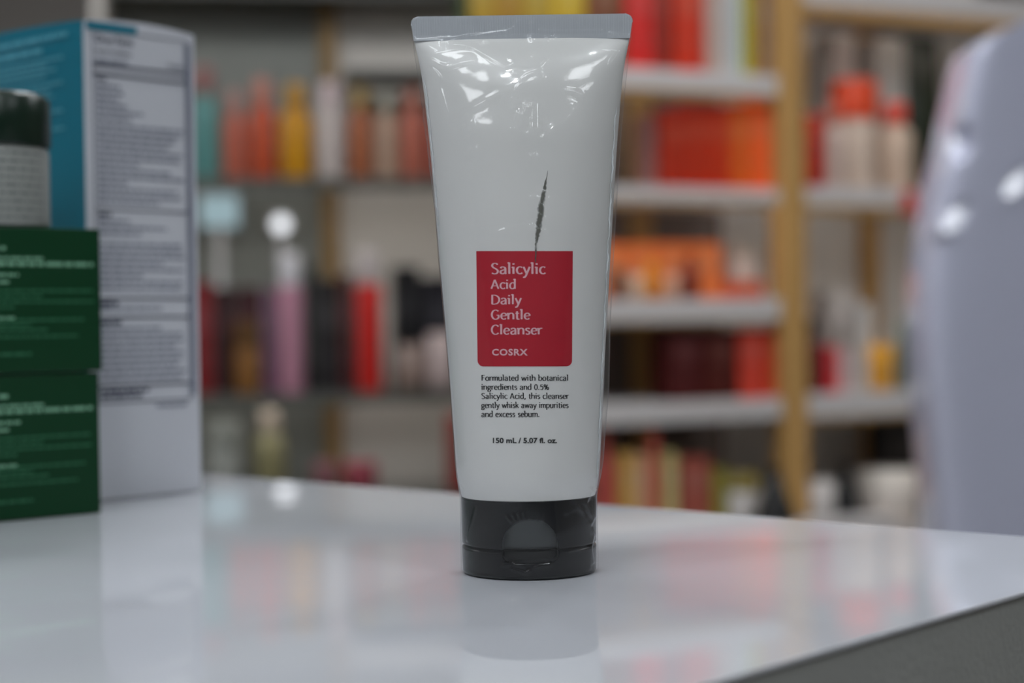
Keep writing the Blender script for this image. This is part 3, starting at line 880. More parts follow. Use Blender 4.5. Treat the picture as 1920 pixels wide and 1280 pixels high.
# ------------------------------------------------------------------ display racks in the background
class Rack:
    """a vertical front plane: s runs along it to the right, z up, d back from it"""
    def __init__(self, px, depth, yaw):
        d = ray(px, 640); self.o = CAM + d * ((depth - CAM.y) / d.y); self.o.z = 0
        a = math.radians(yaw); self.yaw = a
        self.e = Vector((math.cos(a), math.sin(a), 0)); self.b = Vector((-math.sin(a), math.cos(a), 0))
    def hit(self, px, py, d=0.0):
        r = ray(px, py); o = self.o + self.b * d
        t = (o - CAM).dot(self.b) / r.dot(self.b)
        p = CAM + r * t
        return (p - o).dot(self.e), p.z
    def world(self, s, d, z=0.0):
        return self.o + self.e * s + self.b * d + Vector((0, 0, z))
def rack_box(mb, s0, s1, d0, d1, z0, z1): return box(mb, s0, s1, d0, d1, z0, z1)

m_post = wood('pale pine post', (190, 148, 88))
m_shelf = mat('white shelf board', (205, 200, 198), 0.4)
m_glass_shelf = mat('dark shelf board', (92, 92, 86), 0.3)
m_rackback = mat('brown grey rack back', (118, 104, 96), 0.7)
m_rackback2 = mat('light grey rack back', (222, 216, 208), 0.7)

RK = Rack(1489, 2.55, 26.0)       # right rack, reference at its front post
LK = Rack(620, 3.0, 9.0)          # left rack

def z_at(rk, px, py, d=0.0): return rk.hit(px, py, d)[1]
def s_at(rk, px, d=0.0): return rk.hit(px, 500, d)[0]

# right rack -------------------------------------------------------
rr = thing('display_rack', 'pine display rack with white shelves full of orange and red products, right background', 'rack', (RK.o.x, RK.o.y, FLOOR), RK.yaw)
def part(name, m, root, boxes, **kw):
    mb = MB()
    for b in boxes: box(mb, b[0], b[1], b[2], b[3], b[4] - FLOOR, b[5] - FLOOR)
    return mb.build(name, m, root, **kw)
PW = (s_at(RK, 1512) - s_at(RK, 1466)) / 2
SL, SR_ = s_at(RK, 868), s_at(RK, 1990)
DB = 0.26
ZTOP = 1.1
part('post', m_post, rr, [(-PW, PW, -0.004, 0.036, FLOOR, ZTOP)], bevel=0.002)
sb_ = s_at(RK, 1195, DB)
part('post', m_post, rr, [(sb_ - .018, sb_ + .018, DB - .03, DB, FLOOR, ZTOP)], bevel=0.002)
sc_ = s_at(RK, 1622, DB)
part('post', m_post, rr, [(sc_ - .016, sc_ + .016, DB - .03, DB, FLOOR, ZTOP)], bevel=0.002)
part('post', m_post, rr, [(SR_, SR_ + 2 * PW, -0.004, 0.036, FLOOR, ZTOP)], bevel=0.002)
sd_ = s_at(RK, 960, DB)
part('post', m_post, rr, [(sd_ - .018, sd_ + .018, DB - .03, DB, FLOOR, ZTOP)], bevel=0.002)
part('back_panel', m_rackback, rr, [(s_at(RK, 965, DB) - .01, 0.02, DB + .002, DB + .014, FLOOR, ZTOP)])
part('back_panel', m_rackback2, rr, [(0.021, SR_ + PW, DB + .002, DB + .014, FLOOR, ZTOP)])
def shelf(px, py_top, py_bot, s0, s1, rail=0, deep=DB - 0.031, strip=0):
    zt, zb_ = z_at(RK, px, py_top), z_at(RK, px, py_bot)
    part('shelf', m_shelf, rr, [(s0, s1, 0.0, deep, zb_, zt)], bevel=0.002)
    if rail:
        part('shelf_rail', m_post, rr, [(s0, s1, 0.002, 0.016, zb_ - rail, zb_ - .0005)])
    if strip:                        # unseen glowing strip added to brighten the rack back, behind the rail
        part('added_fill_strip', emit('added rack fill strip', (1.0, 0.97, 0.94), strip), rr, [(s0 + .01, s1 - .01, 0.020, 0.030, zb_ - .006, zb_ - .0005)])
    return zt
sl0, sl1 = s_at(RK, 1010), -PW - .001
sr0, sr1 = PW + .001, SR_ - .001
ZR1 = shelf(1320, 134, 172, SL + .001, sl1, 0.009, strip=3, deep=.10)
ZR2 = shelf(1320, 352, 378, sl0, sl1, 0.007, strip=5)  # this rail is added to hide the fill strip
ZR3 = shelf(1320, 560, 602, sl0, sl1, 0.004)
ZR4 = shelf(1320, 752, 790, sl0, sl1)
ZR5 = shelf(1320, 985, 1030, sl0, sl1)
part('base_ledge', m_shelf, rr, [(-.12, .16, -.075, -.005, z_at(RK, 1320, 1030), ZR5)], bevel=0.002)
ZQ0 = shelf(1650, -22, 18, sr0, sr1, 0.02, strip=6)
ZQ1 = shelf(1620, 352, 386, sr0, sr1, 0.012, strip=6)
ZQ2 = shelf(1620, 735, 780, sr0, sr1, 0.006)
ZQ3 = shelf(1620, 1000, 1040, sr0, sr1)

# left rack --------------------------------------------------------
lr = thing('display_rack', 'dim rack with dark shelves of salmon, mustard and dark red products, left background', 'rack', (LK.o.x, LK.o.y, FLOOR), LK.yaw)
DL = 0.24
L_s0, L_s1 = s_at(LK, 200), s_at(LK, 960)
sp = s_at(LK, 620, DL)
part('post', wood('brown pine post', (150, 118, 66)), lr, [(sp - .018, sp + .018, DL - .03, DL, FLOOR, ZTOP)], bevel=0.002)
part('back_panel', mat('grey green cabinet back', (140, 142, 136), 0.6), lr, [(L_s0, sp, DL + .002, DL + .014, FLOOR, ZTOP)])
part('back_panel', m_rackback2, lr, [(sp + .001, L_s1, DL + .002, DL + .014, FLOOR, ZTOP)])
part('side_panel', m_rackback2, lr, [(L_s0 - .02, L_s0 - .001, 0, DL, FLOOR, ZTOP)])
part('side_panel', m_rackback2, lr, [(L_s1 + .001, L_s1 + .02, 0, DL, FLOOR, ZTOP)])
part('added_shade_board', m_glass_shelf, lr, [(L_s0, L_s1, .12, DL, .76, .78)])  # unseen board added above the view to shade the upper rack back
def lshelf(py, th, s0=None, s1=None, strip=0):
    zt = z_at(LK, 620, py)
    part('shelf', m_glass_shelf, lr, [(s0 or L_s0, s1 or L_s1, 0.0, DL - .031, zt - th, zt)], bevel=0.001)
    if strip:                       # glowing strip added to brighten the rack back; an added lip hides it
        part('added_shelf_lip', m_glass_shelf, lr, [(s0 or L_s0, s1 or L_s1, 0.0, 0.006, zt - th - .013, zt - th - .0002)])
        part('added_fill_strip', emit('added shelf fill strip', (1.0, 0.97, 0.93), strip), lr, [(L_s0 + .02, L_s1 - .02, 0.010, 0.022, zt - th - .005, zt - th - .0003)])
    return zt
ZL0 = lshelf(128, 0.014, s0=s_at(LK, 655))
ZL1 = lshelf(333, 0.008, strip=14)
ZL2 = lshelf(736, 0.010, strip=8)
ZL3 = lshelf(930, 0.014)

# products ---------------------------------------------------------
_cnt = [0]
def pmat(c, rough=0.4):
    return mat('packaging %d %d %d %d' % (*c, int(rough * 100)), c, rough)
def product(rk, zs_, x0, x1, ytop, kind, c, label, cat=None, cap=None, d=0.02, group=None, depth=None, name=None):
    s0, s1 = s_at(rk, x0, d), s_at(rk, x1, d)
    wd = s1 - s0; mid = (s0 + s1) / 2
    h = z_at(rk, (x0 + x1) / 2, ytop, d) - zs_
    zs2 = zs_ + 0.0003
    dp = depth or min(wd, 0.06, (0.222 if rk is RK else 0.204) - d)
    p = rk.world(mid, d, zs2)
    cat_ = cat or {'box': 'box', 'bottle': 'bottle', 'tube': 'tube', 'jar': 'jar', 'flask': 'bottle', 'pump': 'bottle', 'cone': 'bottle', 'bag': 'bag'}[kind]
    nm = name or {'box': 'product_box', 'bottle': 'bottle', 'tube': 'product_tube', 'jar': 'jar', 'flask': 'bottle', 'pump': 'pump_bottle', 'cone': 'cone_bottle', 'bag': 'product_pouch'}[kind]
    t = thing(nm, label, cat_, p, rk.yaw, group)
    m = pmat(c); mc = pmat(cap or tuple(min(255, int(v * 1.15) + 12) for v in c), 0.3)
    w2 = wd / 2 - 0.0006
    if kind == 'box':
        box(MB(), -w2, w2, 0, dp, 0, h).build('carton', m, t, bevel=0.0015)
        lab = MB()
        box(lab, -w2 * .6, w2 * .6, -0.0006, -0.0001, h * .55, h * .8)
        box(MB(), -w2 * .6, w2 * .3, -0.0006, -0.0001, h * .3, h * .36).build('label_stripe', pmat(tuple(int(v * .8 + 40) for v in c)), t)
        lab.build('label', pmat(tuple(int(v * .8 + 40) for v in c)), t)
        box(MB(), -w2 * .9, w2 * .9, dp * .05, dp * .95, h + .0001, h + .0012).build('lid_flap', m, t)
    else:
        rr_ = w2; cy = rr_ 
        sy = 1.0
        if kind == 'bottle':
            hc = h * .24
            lathe(MB(), [(rr_ * .92, 0), (rr_, h * .03), (rr_, h * .6), (rr_ * .86, h * .68), (rr_ * .5, h * .73), (rr_ * .5, h * .765)], 28, 1, sy, 0, cy).build('body', m, t, smooth=True, auto=50)
            lathe(MB(), [(rr_ * .62, h * .765), (rr_ * .64, h * .78), (rr_ * .62, h * .98), (rr_ * .5, h)], 28, 1, sy, 0, cy).build('cap', mc, t, smooth=True, auto=50)
        elif kind == 'tube':
            hc = h * .2
            lathe(MB(), [(rr_ * .8, 0), (rr_ * .86, h * .01), (rr_ * .86, hc)], 28, 1, sy, 0, cy).build('cap', mc, t, smooth=True, auto=50)
            vs = []; fs = []; n = 28; prof_ = [(0, .9, .9), (.3, .96, .8), (.6, 1., .55), (.85, 1., .25), (1., 1., .04)]
            for f, ax, ay in prof_:
                for i in range(n):
                    a = 2 * math.pi * i / n
                    vs.append((rr_ * ax * math.cos(a), cy + rr_ * ay * math.sin(a), hc + .0003 + (h - hc) * f))
            for j in range(4):
                for i in range(n):
                    k = (i + 1) % n; fs.append((j * n + i, j * n + k, (j + 1) * n + k, (j + 1) * n + i))
            fs.append(tuple(range(n))[::-1]); fs.append(tuple(range(4 * n, 5 * n)))
            MB().add(vs, fs).build('body', m, t, smooth=True, auto=50)
        elif kind == 'jar':
            lathe(MB(), [(rr_ * .9, 0), (rr_ * .97, h * .06), (rr_ * .97, h * .6), (rr_ * .9, h * .64)], 28, 1, sy, 0, cy).build('body', m, t, smooth=True, auto=50)
            lathe(MB(), [(rr_, h * .645), (rr_, h * .95), (rr_ * .94, h)], 28, 1, sy, 0, cy).build('lid', mc, t, smooth=True, auto=50)
        elif kind == 'flask':
            lathe(MB(), [(rr_ * .95, 0), (rr_, h * .02), (rr_, h * .72), (rr_ * .93, h * .755), (rr_ * .6, h * .765)], 28, 1, sy, 0, cy).build('body', m, t, smooth=True, auto=50)
            lathe(MB(), [(rr_ * .8, h * .767), (rr_ * .82, h * .78), (rr_ * .8, h * .97), (rr_ * .68, h)], 28, 1, sy, 0, cy).build('cap', mc, t, smooth=True, auto=50)
        elif kind == 'pump':
            lathe(MB(), [(rr_ * .94, 0), (rr_, h * .03), (rr_, h * .62), (rr_ * .8, h * .70), (rr_ * .45, h * .74)], 28, 1, sy, 0, cy).build('body', m, t, smooth=True, auto=50)
            mb = lathe(MB(), [(rr_ * .5, h * .742), (rr_ * .5, h * .84), (rr_ * .22, h * .85), (rr_ * .22, h * .93), (rr_ * .5, h * .94), (rr_ * .5, h)], 24, 1, sy, 0, cy)
            mb.build('pump_head', mc, t, smooth=True, auto=50)
        elif kind == 'cone':
            lathe(MB(), [(rr_, 0), (rr_, h * .04), (rr_ * .62, h * .45), (rr_ * .3, h * .8), (rr_ * .26, h * .82)], 28, 1, sy, 0, cy).build('body', m, t, smooth=True, auto=50)
            lathe(MB(), [(rr_ * .3, h * .822), (rr_ * .3, h * .98), (rr_ * .2, h)], 20, 1, sy, 0, cy).build('cap', mc, t, smooth=True, auto=50)
        elif kind == 'bag':
            vs = []; fs = []; n = 24; prof_ = [(0, .8, .5), (.1, .97, .62), (.35, 1., .7), (.65, .96, .55), (.88, .9, .25), (1., .92, .06)]
            for f, ax, ay in prof_:
                for i in range(n):
                    a = 2 * math.pi * i / n
                    vs.append((rr_ * ax * math.cos(a), cy + min(rr_, .04) * ay * math.sin(a), h * f))
            for j in range(len(prof_) - 1):
                for i in range(n):
                    k = (i + 1) % n; fs.append((j * n + i, j * n + k, (j + 1) * n + k, (j + 1) * n + i))
            fs.append(tuple(range(n))[::-1]); fs.append(tuple(range((len(prof_) - 1) * n, len(prof_) * n)))
            MB().add(vs, fs).build('pouch', m, t, smooth=True, auto=70)
            box(MB(), -rr_ * .9, rr_ * .9, cy - .0014, cy + .0014, h + .0002, h + .006).build('seal', mc, t)
    return t

U = 'left rack upper shelf products'
product(LK, ZL1, 360, 416, 122, 'bottle', (92, 146, 142), 'teal bottle with a reddish cap at the left end of the left rack upper shelf', cap=(150, 96, 92), group=U)
product(LK, ZL1, 421, 467, 168, 'bottle', (190, 100, 78), 'salmon bottle between the teal bottle and the orange-red bottle, left rack', cap=(176, 128, 118), group=U)
product(LK, ZL1, 469, 524, 146, 'bottle', (196, 84, 50), 'orange-red bottle just left of the mustard yellow bottle, left rack', cap=(200, 130, 112), group=U)
product(LK, ZL1, 528, 592, 154, 'bottle', (212, 150, 24), 'mustard yellow bottle on the left rack upper shelf', cap=(190, 140, 40), group=U)
product(LK, ZL1, 598, 652, 152, 'flask', (214, 202, 196), 'off-white bottle in front of the left rack post', cap=(220, 200, 200), group=U)
product(LK, ZL1, 658, 706, 158, 'bottle', (178, 106, 70), 'orange-brown bottle right of the off-white bottle, left rack', cap=(180, 150, 80), group=U)
product(LK, ZL1, 710, 752, 166, 'bottle', (198, 166, 142), 'beige bottle between the orange-brown and pink bottles, left rack', cap=(176, 176, 160), group=U)
product(LK, ZL1, 755, 806, 160, 'bottle', (196, 112, 92), 'salmon pink bottle at the tube\'s left side, left rack upper shelf', cap=(200, 130, 110), group=U)
product(LK, ZL1, 808, 858, 160, 'bottle', (190, 104, 88), 'salmon bottle half hidden behind the tube, left rack upper shelf', cap=(180, 130, 110), group=U)
W = 'left rack middle shelf products'
product(LK, ZL2, 352, 398, 530, 'box', (124, 14, 22), 'red box at the left end of the left rack middle shelf', group=W)
product(LK, ZL2, 400, 442, 540, 'box', (44, 3, 9), 'dark maroon box right of the red box, left rack', group=W, d=.05)
product(LK, ZL2, 444, 488, 540, 'box', (56, 3, 14), 'dark crimson box behind the brown bottle, left rack', group=W, d=.07)
product(LK, ZL2, 434, 490, 600, 'jar', (136, 92, 44), 'brown gold bottle in front of the crimson box, left rack', cat='bottle', group=W, d=.004, cap=(96, 66, 34))
product(LK, ZL2, 492, 515, 545, 'box', (110, 66, 96), 'slim purple box left of the pink bottle, left rack', group=W)
product(LK, ZL2, 518, 569, 474, 'flask', (200, 142, 162), 'pink bottle with a white cap on the left rack middle shelf', cap=(214, 212, 216), group=W)
product(LK, ZL2, 571, 590, 500, 'box', (8, 8, 8), 'slim black box right of the pink bottle, left rack', group=W)
product(LK, ZL2, 592, 636, 525, 'box', (30, 25, 28), 'charcoal box below the left rack post', group=W)
product(LK, ZL2, 638, 663, 515, 'box', (70, 6, 20), 'slim wine red box left of the red bottle, left rack', group=W)
product(LK, ZL2, 665, 718, 470, 'flask', (220, 44, 40), 'bright red bottle with a pale cap on the left rack middle shelf', cap=(190, 180, 178), group=W)
product(LK, ZL2, 736, 788, 500, 'box', (8, 7, 10), 'black box behind the pale pouches, left rack', group=W, d=.06)
product(LK, ZL2, 790, 852, 520, 'box', (26, 24, 32), 'black box half hidden by the tube, left rack middle shelf', group=W, d=.06)
product(LK, ZL2, 742, 800, 650, 'bag', (150, 128, 118), 'pale brown pouch in front of the black box, left rack', group=W, d=.0, cap=(140, 120, 112))
product(LK, ZL2, 800, 862, 630, 'bag', (200, 180, 176), 'pale pink pouch beside the tube on the left rack middle shelf', group=W, d=.0)
V = 'left rack lower shelf products'
product(LK, ZL3, 380, 450, 790, 'jar', (150, 152, 146), 'grey jar beside the tall carton on the left rack lower shelf', group=V, cap=(130, 132, 126))
product(LK, ZL3, 472, 530, 770, 'bottle', (134, 128, 92), 'dull yellow bottle on the left rack lower shelf', group=V, cap=(160, 146, 132))
product(LK, ZL3, 580, 632, 868, 'jar', (110, 70, 74), 'low brown-pink jar on the left rack lower shelf', group=V)
product(LK, ZL3, 640, 705, 868, 'jar', (130, 50, 62), 'low dark red jar on the left rack lower shelf', group=V)
product(LK, ZL3, 836, 880, 780, 'box', (150, 50, 44), 'brick red box beside the tube on the left rack lower shelf', group=V)

G1 = 'right rack top shelf products'
for x0, x1, yt, k, c, l in [
 (870, 887, -60, 'box', (60, 74, 40), 'slim dark olive box above the tube\'s left half, right rack'),
 (889, 936, -60, 'box', (176, 140, 40), 'golden box above the middle of the tube, right rack'),
 (938, 986, -60, 'box', (168, 124, 36), 'darker golden box right of the golden one, above the tube'),
 (988, 1040, -60, 'box', (178, 146, 44), 'mustard box above the tube\'s crimp, right of the golden boxes'),
 (1042, 1104, -60, 'box', (204, 168, 40), 'yellow box above the tube\'s right half, right rack'),
 (1107, 1176, -60, 'box', (120, 66, 38), 'brown box above the tube\'s right corner, right rack'),
 (1179, 1231, -50, 'box', (214, 40, 36), 'red box just right of the tube\'s top corner, right rack'),
 (1233, 1262, -50, 'box', (150, 44, 32), 'slim brick red box between two red boxes on the top right shelf'),
 (1270, 1326, -50, 'box', (206, 52, 26), 'orange-red box on the top right shelf'),
 (1330, 1359, -30, 'box', (196, 168, 156), 'slim beige box right of the orange-red box, top right shelf'),
 (1362, 1397, -40, 'box', (192, 196, 194), 'pale grey box between the beige and green boxes, top right shelf'),
 (1399, 1412, -40, 'box', (168, 176, 40), 'very slim lime green box on the top right shelf'),
 (1414, 1430, -40, 'box', (186, 140, 44), 'very slim golden box on the top right shelf'),
 (1432, 1449, -30, 'box', (136, 112, 104), 'slim grey-brown box beside the pine post, top right shelf')]:
    product(RK, ZR1, x0, x1, yt, k, c, l, group=G1)
G2 = 'right rack second shelf products'
product(RK, ZR2, 1212, 1249, 215, 'box', (150, 104, 98), 'dull pink box at the left of the orange-red boxes, second right shelf', group=G2, d=.05)
product(RK, ZR2, 1251, 1289, 205, 'box', (176, 40, 12), 'deep orange-red box beside the dull pink one, second right shelf', group=G2)
product(RK, ZR2, 1291, 1330, 196, 'box', (184, 42, 10), 'deep orange-red box in the middle of its row, second right shelf', group=G2)
product(RK, ZR2, 1332, 1371, 198, 'box', (194, 46, 10), 'deep orange-red box left of the orange box, second right shelf', group=G2)
product(RK, ZR2, 1373, 1411, 196, 'box', (222, 92, 24), 'orange box between deep red and bright orange, second right shelf', group=G2)
product(RK, ZR2, 1414, 1449, 190, 'box', (250, 100, 40), 'bright orange box beside the pine post, second right shelf', group=G2)
G3 = 'right rack third shelf products'
for x0, x1, l in [(1120, 1178, 'light orange box half behind the tube, third right shelf'), (1180, 1228, 'light orange box behind the golden bottle, third right shelf'), (1230, 1294, 'light orange box behind the dark red bottle, third right shelf'), (1296, 1354, 'light orange box next to the white bottle, third right shelf')]:
    product(RK, ZR3, x0, x1, 457, 'box', (238, 128, 66), l, group=G3, d=.065)
product(RK, ZR3, 1152, 1182, 505, 'jar', (104, 70, 52), 'small brown bottle beside the tube, third right shelf', cat='bottle', group=G3, d=.01)
product(RK, ZR3, 1186, 1212, 515, 'jar', (206, 176, 150), 'small beige jar left of the golden bottle, third right shelf', group=G3, d=.01)
product(RK, ZR3, 1214, 1247, 490, 'bottle', (214, 130, 20), 'small golden bottle in front of the light orange boxes', group=G3, d=.01)
product(RK, ZR3, 1252, 1282, 515, 'jar', (196, 150, 124), 'small tan jar right of the golden bottle, third right shelf', group=G3, d=.01)
product(RK, ZR3, 1286, 1320, 480, 'bottle', (126, 42, 24), 'small dark red bottle in front of the light orange boxes', group=G3, d=.01)
product(RK, ZR3, 1378, 1436, 462, 'flask', (200, 182, 170), 'wide off-white bottle at the right end of the third right shelf', group=G3, d=.05, cap=(190, 176, 160))
product(RK, ZR3, 1372, 1432, 530, 'box', (226, 92, 50), 'low orange-red box in front of the wide off-white bottle', group=G3, d=.005, depth=.03)
G4 = 'right rack fourth shelf products'
product(RK, ZR4, 1250, 1316, 618, 'box', (72, 10, 10), 'dark maroon box on the fourth right shelf, farther from the post', group=G4)
product(RK, ZR4, 1318, 1381, 618, 'box', (74, 14, 6), 'dark maroon box on the fourth right shelf, nearer the post', group=G4)
product(RK, ZR4, 1384, 1432, 616, 'box', (206, 62, 44), 'red box right of the two dark maroon boxes', group=G4)
product(RK, ZR4, 1436, 1453, 616, 'box', (206, 66, 34), 'slim orange-red box beside the post, fourth right shelf', group=G4)
G5 = 'right rack bottom shelf products'
for x0, x1, yt, k, c, l in [
 (1120, 1158, 808, 'pump', (180, 80, 70), 'reddish bottle just right of the tube, bottom right shelf'),
 (1160, 1182, 850, 'box', (214, 170, 90), 'slim golden box right of the reddish bottle, bottom right shelf'),
 (1184, 1212, 855, 'box', (206, 158, 120), 'tan box between golden and cream boxes, bottom right shelf'),
 (1214, 1240, 808, 'bottle', (190, 88, 72), 'tall brick red bottle on the bottom right shelf'),
 (1242, 1264, 850, 'box', (206, 190, 130), 'slim cream box left of the red-brown box, bottom right shelf'),
 (1270, 1328, 860, 'box', (160, 80, 66), 'red-brown box on the bottom right shelf'),
 (1331, 1358, 880, 'box', (140, 130, 50), 'olive box left of the white jar, bottom right shelf'),
 (1361, 1438, 890, 'jar', (214, 208, 204), 'white jar with olive lid on the bottom right shelf')]:
    product(RK, ZR5, x0, x1, yt, k, c, l, group=G5, cap=(140, 124, 60) if k == 'jar' else None)
product(RK, ZR5, 1436, 1508, 878, 'cone', (10, 10, 11), 'black cone-shaped bottle in front of the pine post foot', group=G5, d=-.07)
Q1 = 'right bay upper shelf products'
product(RK, ZQ1, 1515, 1560, 214, 'jar', (186, 30, 8), 'red bottle right of the pine post, right bay', cat='bottle', group=Q1, cap=(206, 60, 40))
product(RK, ZQ1, 1562, 1592, 190, 'bottle', (206, 184, 172), 'white bottle between the red one and the orange-capped one, right bay', group=Q1, cap=(206, 110, 90))
product(RK, ZQ1, 1595, 1670, 148, 'jar', (208, 186, 168), 'large cream bottle with an orange-red cap, right bay', cat='bottle', group=Q1, cap=(222, 74, 34))
product(RK, ZQ1, 1674, 1730, 190, 'bottle', (206, 180, 158), 'cream bottle with a red cap nearest the plastic-wrapped bundle', group=Q1, cap=(220, 70, 50))
product(RK, ZQ1, 1566, 1610, 66, 'box', (158, 152, 146), 'tall pale grey box behind the white bottle, right bay', group=Q1, d=.115)
product(RK, ZQ1, 1645, 1702, 74, 'box', (168, 164, 158), 'tall off-white box behind the cream bottles, right bay', group=Q1, d=.115)
product(RK, ZQ1, 1722, 1800, 66, 'bag', (34, 42, 28), 'dark green-black pouch beside the plastic-wrapped bundle, right bay', group=Q1, d=.10)
Q2 = 'right bay middle shelf products'
product(RK, ZQ2, 1518, 1546, 598, 'bottle', (104, 44, 44), 'dark red bottle with a grey cap right of the pine post', group=Q2, cap=(66, 62, 60))
product(RK, ZQ2, 1548, 1568, 650, 'box', (216, 50, 56), 'slim red box on the right bay middle shelf', group=Q2)
product(RK, ZQ2, 1571, 1592, 655, 'box', (226, 186, 184), 'slim pale pink box on the right bay middle shelf', group=Q2)
product(RK, ZQ2, 1556, 1608, 548, 'box', (204, 196, 190), 'tall white box behind the slim red one, right bay', group=Q2, d=.12)
product(RK, ZQ2, 1610, 1637, 570, 'box', (206, 200, 194), 'white box left of the golden jar, right bay', group=Q2, d=.05)
product(RK, ZQ2, 1644, 1686, 648, 'jar', (206, 146, 44), 'golden jar on the right bay middle shelf', group=Q2)
product(RK, ZQ2, 1690, 1716, 600, 'bottle', (96, 110, 96), 'grey-green bottle beside the golden jar, right bay', group=Q2)
Q3 = 'right bay bottom shelf products'
product(RK, ZQ3, 1516, 1574, 905, 'jar', (206, 200, 196), 'white jar right of the pine post foot, bottom shelf', group=Q3)
product(RK, ZQ3, 1572, 1638, 872, 'cone', (10, 10, 11), 'black cone-shaped bottle right of the white jar, bottom shelf', group=Q3)
product(RK, ZQ3, 1646, 1744, 885, 'jar', (214, 202, 192), 'large cream white jar beside the plastic-wrapped bundle, bottom shelf', group=Q3)
product(RK, ZQ3, 1648, 1730, 775, 'box', (34, 28, 26), 'black box behind the large cream jar, bottom shelf', group=Q3, d=.17, depth=.04)

tg = RK.hit(1704, 356, -.004); tz = RK.hit(1704, 402, -.004)
t = thing('price_tag', 'small red tag hanging from the shelf edge beside the plastic-wrapped bundle', 'tag', RK.world(tg[0], -.0045, tz[1]), RK.yaw)
box(MB(), -.014, .014, -.002, 0, 0, tg[1] - tz[1]).build('card', mat('red tag card', (206, 50, 44), .5), t, bevel=.0008)
box(MB(), -.006, .006, 0.0002, .0042, (tg[1] - tz[1]) * .8, tg[1] - tz[1] - .001).build('clip', m_frame, t)

# small puck lamp and pale screen seen between the left rack shelves
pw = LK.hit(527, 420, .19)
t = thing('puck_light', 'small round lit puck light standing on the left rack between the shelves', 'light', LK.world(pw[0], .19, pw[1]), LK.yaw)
def disc(mb, r, y0, y1, n=40):
    vs = [(r * math.cos(2 * math.pi * i / n), y, r * math.sin(2 * math.pi * i / n)) for y in (y0, y1) for i in range(n)]
    return mb.add(vs, [tuple(range(n)), tuple(range(n, 2 * n))[::-1]] + [(i, (i + 1) % n, n + (i + 1) % n, n + i) for i in range(n)])
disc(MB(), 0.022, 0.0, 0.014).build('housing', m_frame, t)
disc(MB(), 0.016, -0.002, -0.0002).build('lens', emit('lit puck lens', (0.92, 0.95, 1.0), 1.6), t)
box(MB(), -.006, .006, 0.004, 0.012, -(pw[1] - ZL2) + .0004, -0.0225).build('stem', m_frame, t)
sc0, scz = LK.hit(376, 425, .17); sc1, scz1 = LK.hit(446, 366, .17)
t = thing('display_screen', 'small pale blue lit display screen beside the tall carton, left rack', 'screen', LK.world((sc0 + sc1) / 2, .17, scz), LK.yaw)
hw = (sc1 - sc0) / 2
box(MB(), -hw - .003, hw + .003, 0.0005, .012, -.003, scz1 - scz + .003).build('housing', mat('grey screen housing', (150, 156, 156), .5), t)
box(MB(), -hw, hw, -.001, 0.0003, 0, scz1 - scz).build('screen', emit('pale blue lit screen', (0.48, 0.66, 0.72), 0.62), t)
box(MB(), -.008, .008, 0.004, .01, -(scz - ZL2) + .0004, -.0035).build('stand', m_frame, t)

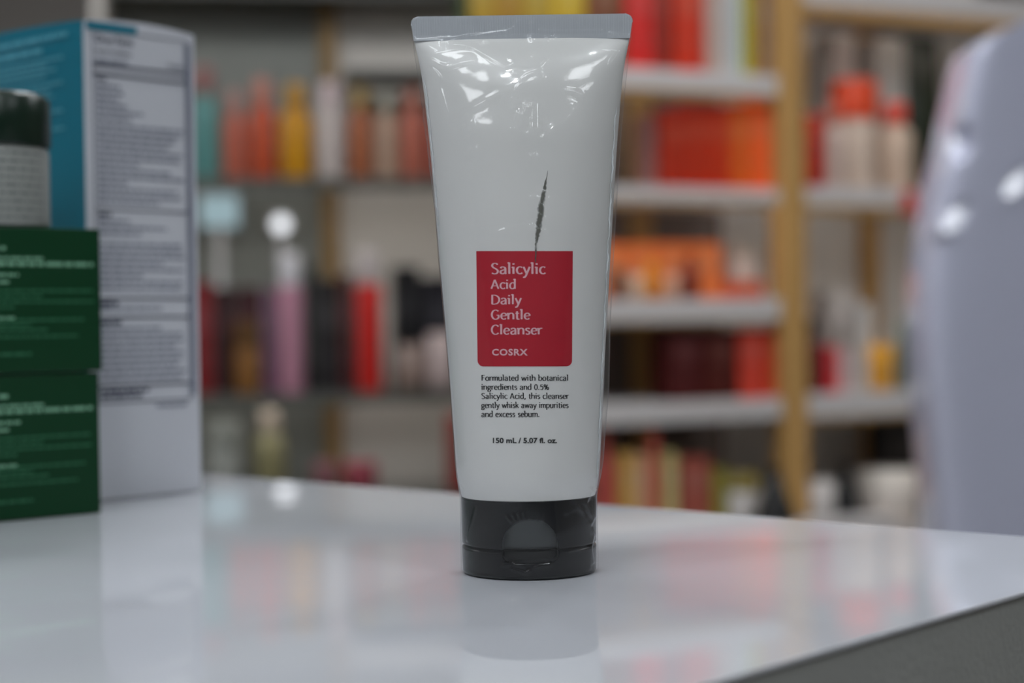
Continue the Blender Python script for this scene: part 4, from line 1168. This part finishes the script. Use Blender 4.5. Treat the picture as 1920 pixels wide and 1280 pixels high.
# ------------------------------------------------------------------ plastic-wrapped bundle, right
def bundle():
    YB = 1.35
    ed = [(1806, 98), (1797, 130), (1783, 190), (1768, 260), (1748, 340), (1731, 430), (1720, 520), (1716, 620), (1720, 720), (1732, 850), (1746, 1000)]
    pts = [on_y(x, y, YB) for x, y in ed]
    xr = on_y(2090, 500, YB).x
    m = mat('white plastic wrap', (216, 218, 240), 0.09, spec=0.8, coat=0.5, bump=0.0)
    nt = m.node_tree; b = nt.nodes['Principled BSDF']
    tc = nt.nodes.new('ShaderNodeTexCoord'); n = nt.nodes.new('ShaderNodeTexNoise')
    mp = nt.nodes.new('ShaderNodeMapping'); mp.inputs['Rotation'].default_value = (0, 0.5, 0); mp.inputs['Scale'].default_value = (16, 16, 7)
    n.inputs['Scale'].default_value = 1.0; n.inputs['Detail'].default_value = 2
    bp = nt.nodes.new('ShaderNodeBump'); bp.inputs['Strength'].default_value = 0.1; bp.inputs['Distance'].default_value = 0.02
    nt.links.new(tc.outputs['Object'], mp.inputs[0]); nt.links.new(mp.outputs[0], n.inputs['Vector']); nt.links.new(n.outputs['Fac'], bp.inputs['Height'])
    nt.links.new(bp.outputs['Normal'], b.inputs['Normal'])
    rows = [(pts[-1].x + 0.02, FLOOR), (pts[-1].x + .008, FLOOR + .2)] + [(p.x, p.z) for p in pts[::-1]]
    rows.append((pts[0].x + .006, pts[0].z + .004)); rows.append((pts[0].x + .018, pts[0].z + .006))
    # small flat facets pressed into the wrap, each tilted enough to mirror a ceiling panel
    GL3 = []
    for gx, gy, ang_, ru, rv, lamp in ((1790, 262, 60, .014, .014, (0.9, -1.6, CEIL)), (1788, 412, 50, .017, .0075, (0.9, -1.6, CEIL)), (1906, 345, 50, .018, .0075, (0.9, -1.6, CEIL))):
        p = on_y(gx, gy, YB - .07)
        h = ((CAM - p).normalized() + (Vector(lamp) - p).normalized()).normalized()
        zz_r = [r_[1] for r_ in rows]; xl = float(np.interp(p.z, zz_r, [r_[0] for r_ in rows]))
        a = (xr - xl) / 2; cx = (xr + xl) / 2; nq = 2 / 0.27
        bulge_ = lambda x_: 0.07 * (1 - min(.999, abs((x_ - cx) / a)) ** nq) ** (1 / nq)
        GL3.append((p.x, p.z, math.cos(math.radians(ang_)), math.sin(math.radians(ang_)), ru, rv, -h.x / abs(h.y), -h.z / abs(h.y), bulge_(p.x)))
    fine = []
    for (xa, za), (xb, zb_) in zip(rows[:-1], rows[1:]):
        m_ = max(1, int((zb_ - za) / (0.002 if za > 0.1 else 0.02)))
        fine += [(xa + (xb - xa) * i / m_, za + (zb_ - za) * i / m_) for i in range(m_)]
    rows = fine + [rows[-1]]
    cs = []
    for i in range(201):
        x_ = -1 + 2 * i / 200; c_ = math.copysign(abs(x_) ** (1 / 0.27), x_); cs.append((c_, -math.sqrt(max(0, 1 - c_ * c_))))
    for i in range(1, 40):
        t = math.pi * i / 40; cs.append((math.cos(t), math.sin(t)))
    nn = len(cs); vs = []; fs = []
    for xl, z in rows:
        a = (xr - xl) / 2; cx = (xr + xl) / 2
        for i in range(nn):
            c, s_ = cs[i]
            k = 0.27
            x = cx + a * math.copysign(abs(c) ** k, c); y = YB + 0.07 * math.copysign(abs(s_) ** k, s_)
            q = noise.noise(Vector((x * 9, y * 9, z * 5))) * 0.0015
            g = 0.0
            for gx, gz, ux, uz, ru, rv, hx, hz, g0_ in GL3:
                du = ((x - gx) * ux + (z - gz) * uz) / ru; dv = (-(x - gx) * uz + (z - gz) * ux) / rv
                g += (g0_ + hx * (x - gx) + hz * (z - gz) - 0.07 * abs(s_) ** k) * (1 - sstep(1.0, 1.7, math.hypot(du, dv)))
            if s_ > 0: g = 0
            rise = 0.42 * (x - xl) * max(0, min(1, (z - pts[3].z) / (pts[0].z - pts[3].z)))
            vs.append((x + q * abs(s_), y + q - g, z + rise))
    for j in range(len(rows) - 1):
        for i in range(nn):
            k = (i + 1) % nn; fs.append((j * nn + i, j * nn + k, (j + 1) * nn + k, (j + 1) * nn + i))
    fs.append(tuple(range(nn))[::-1]); fs.append(tuple(range((len(rows) - 1) * nn, len(rows) * nn)))
    o = MB().add(vs, fs).build('wrapped_bundle', m, None, smooth=True, auto=60)
    tag(o, 'tall white plastic-wrapped bundle standing behind the counter at the right edge', 'bundle')
bundle()
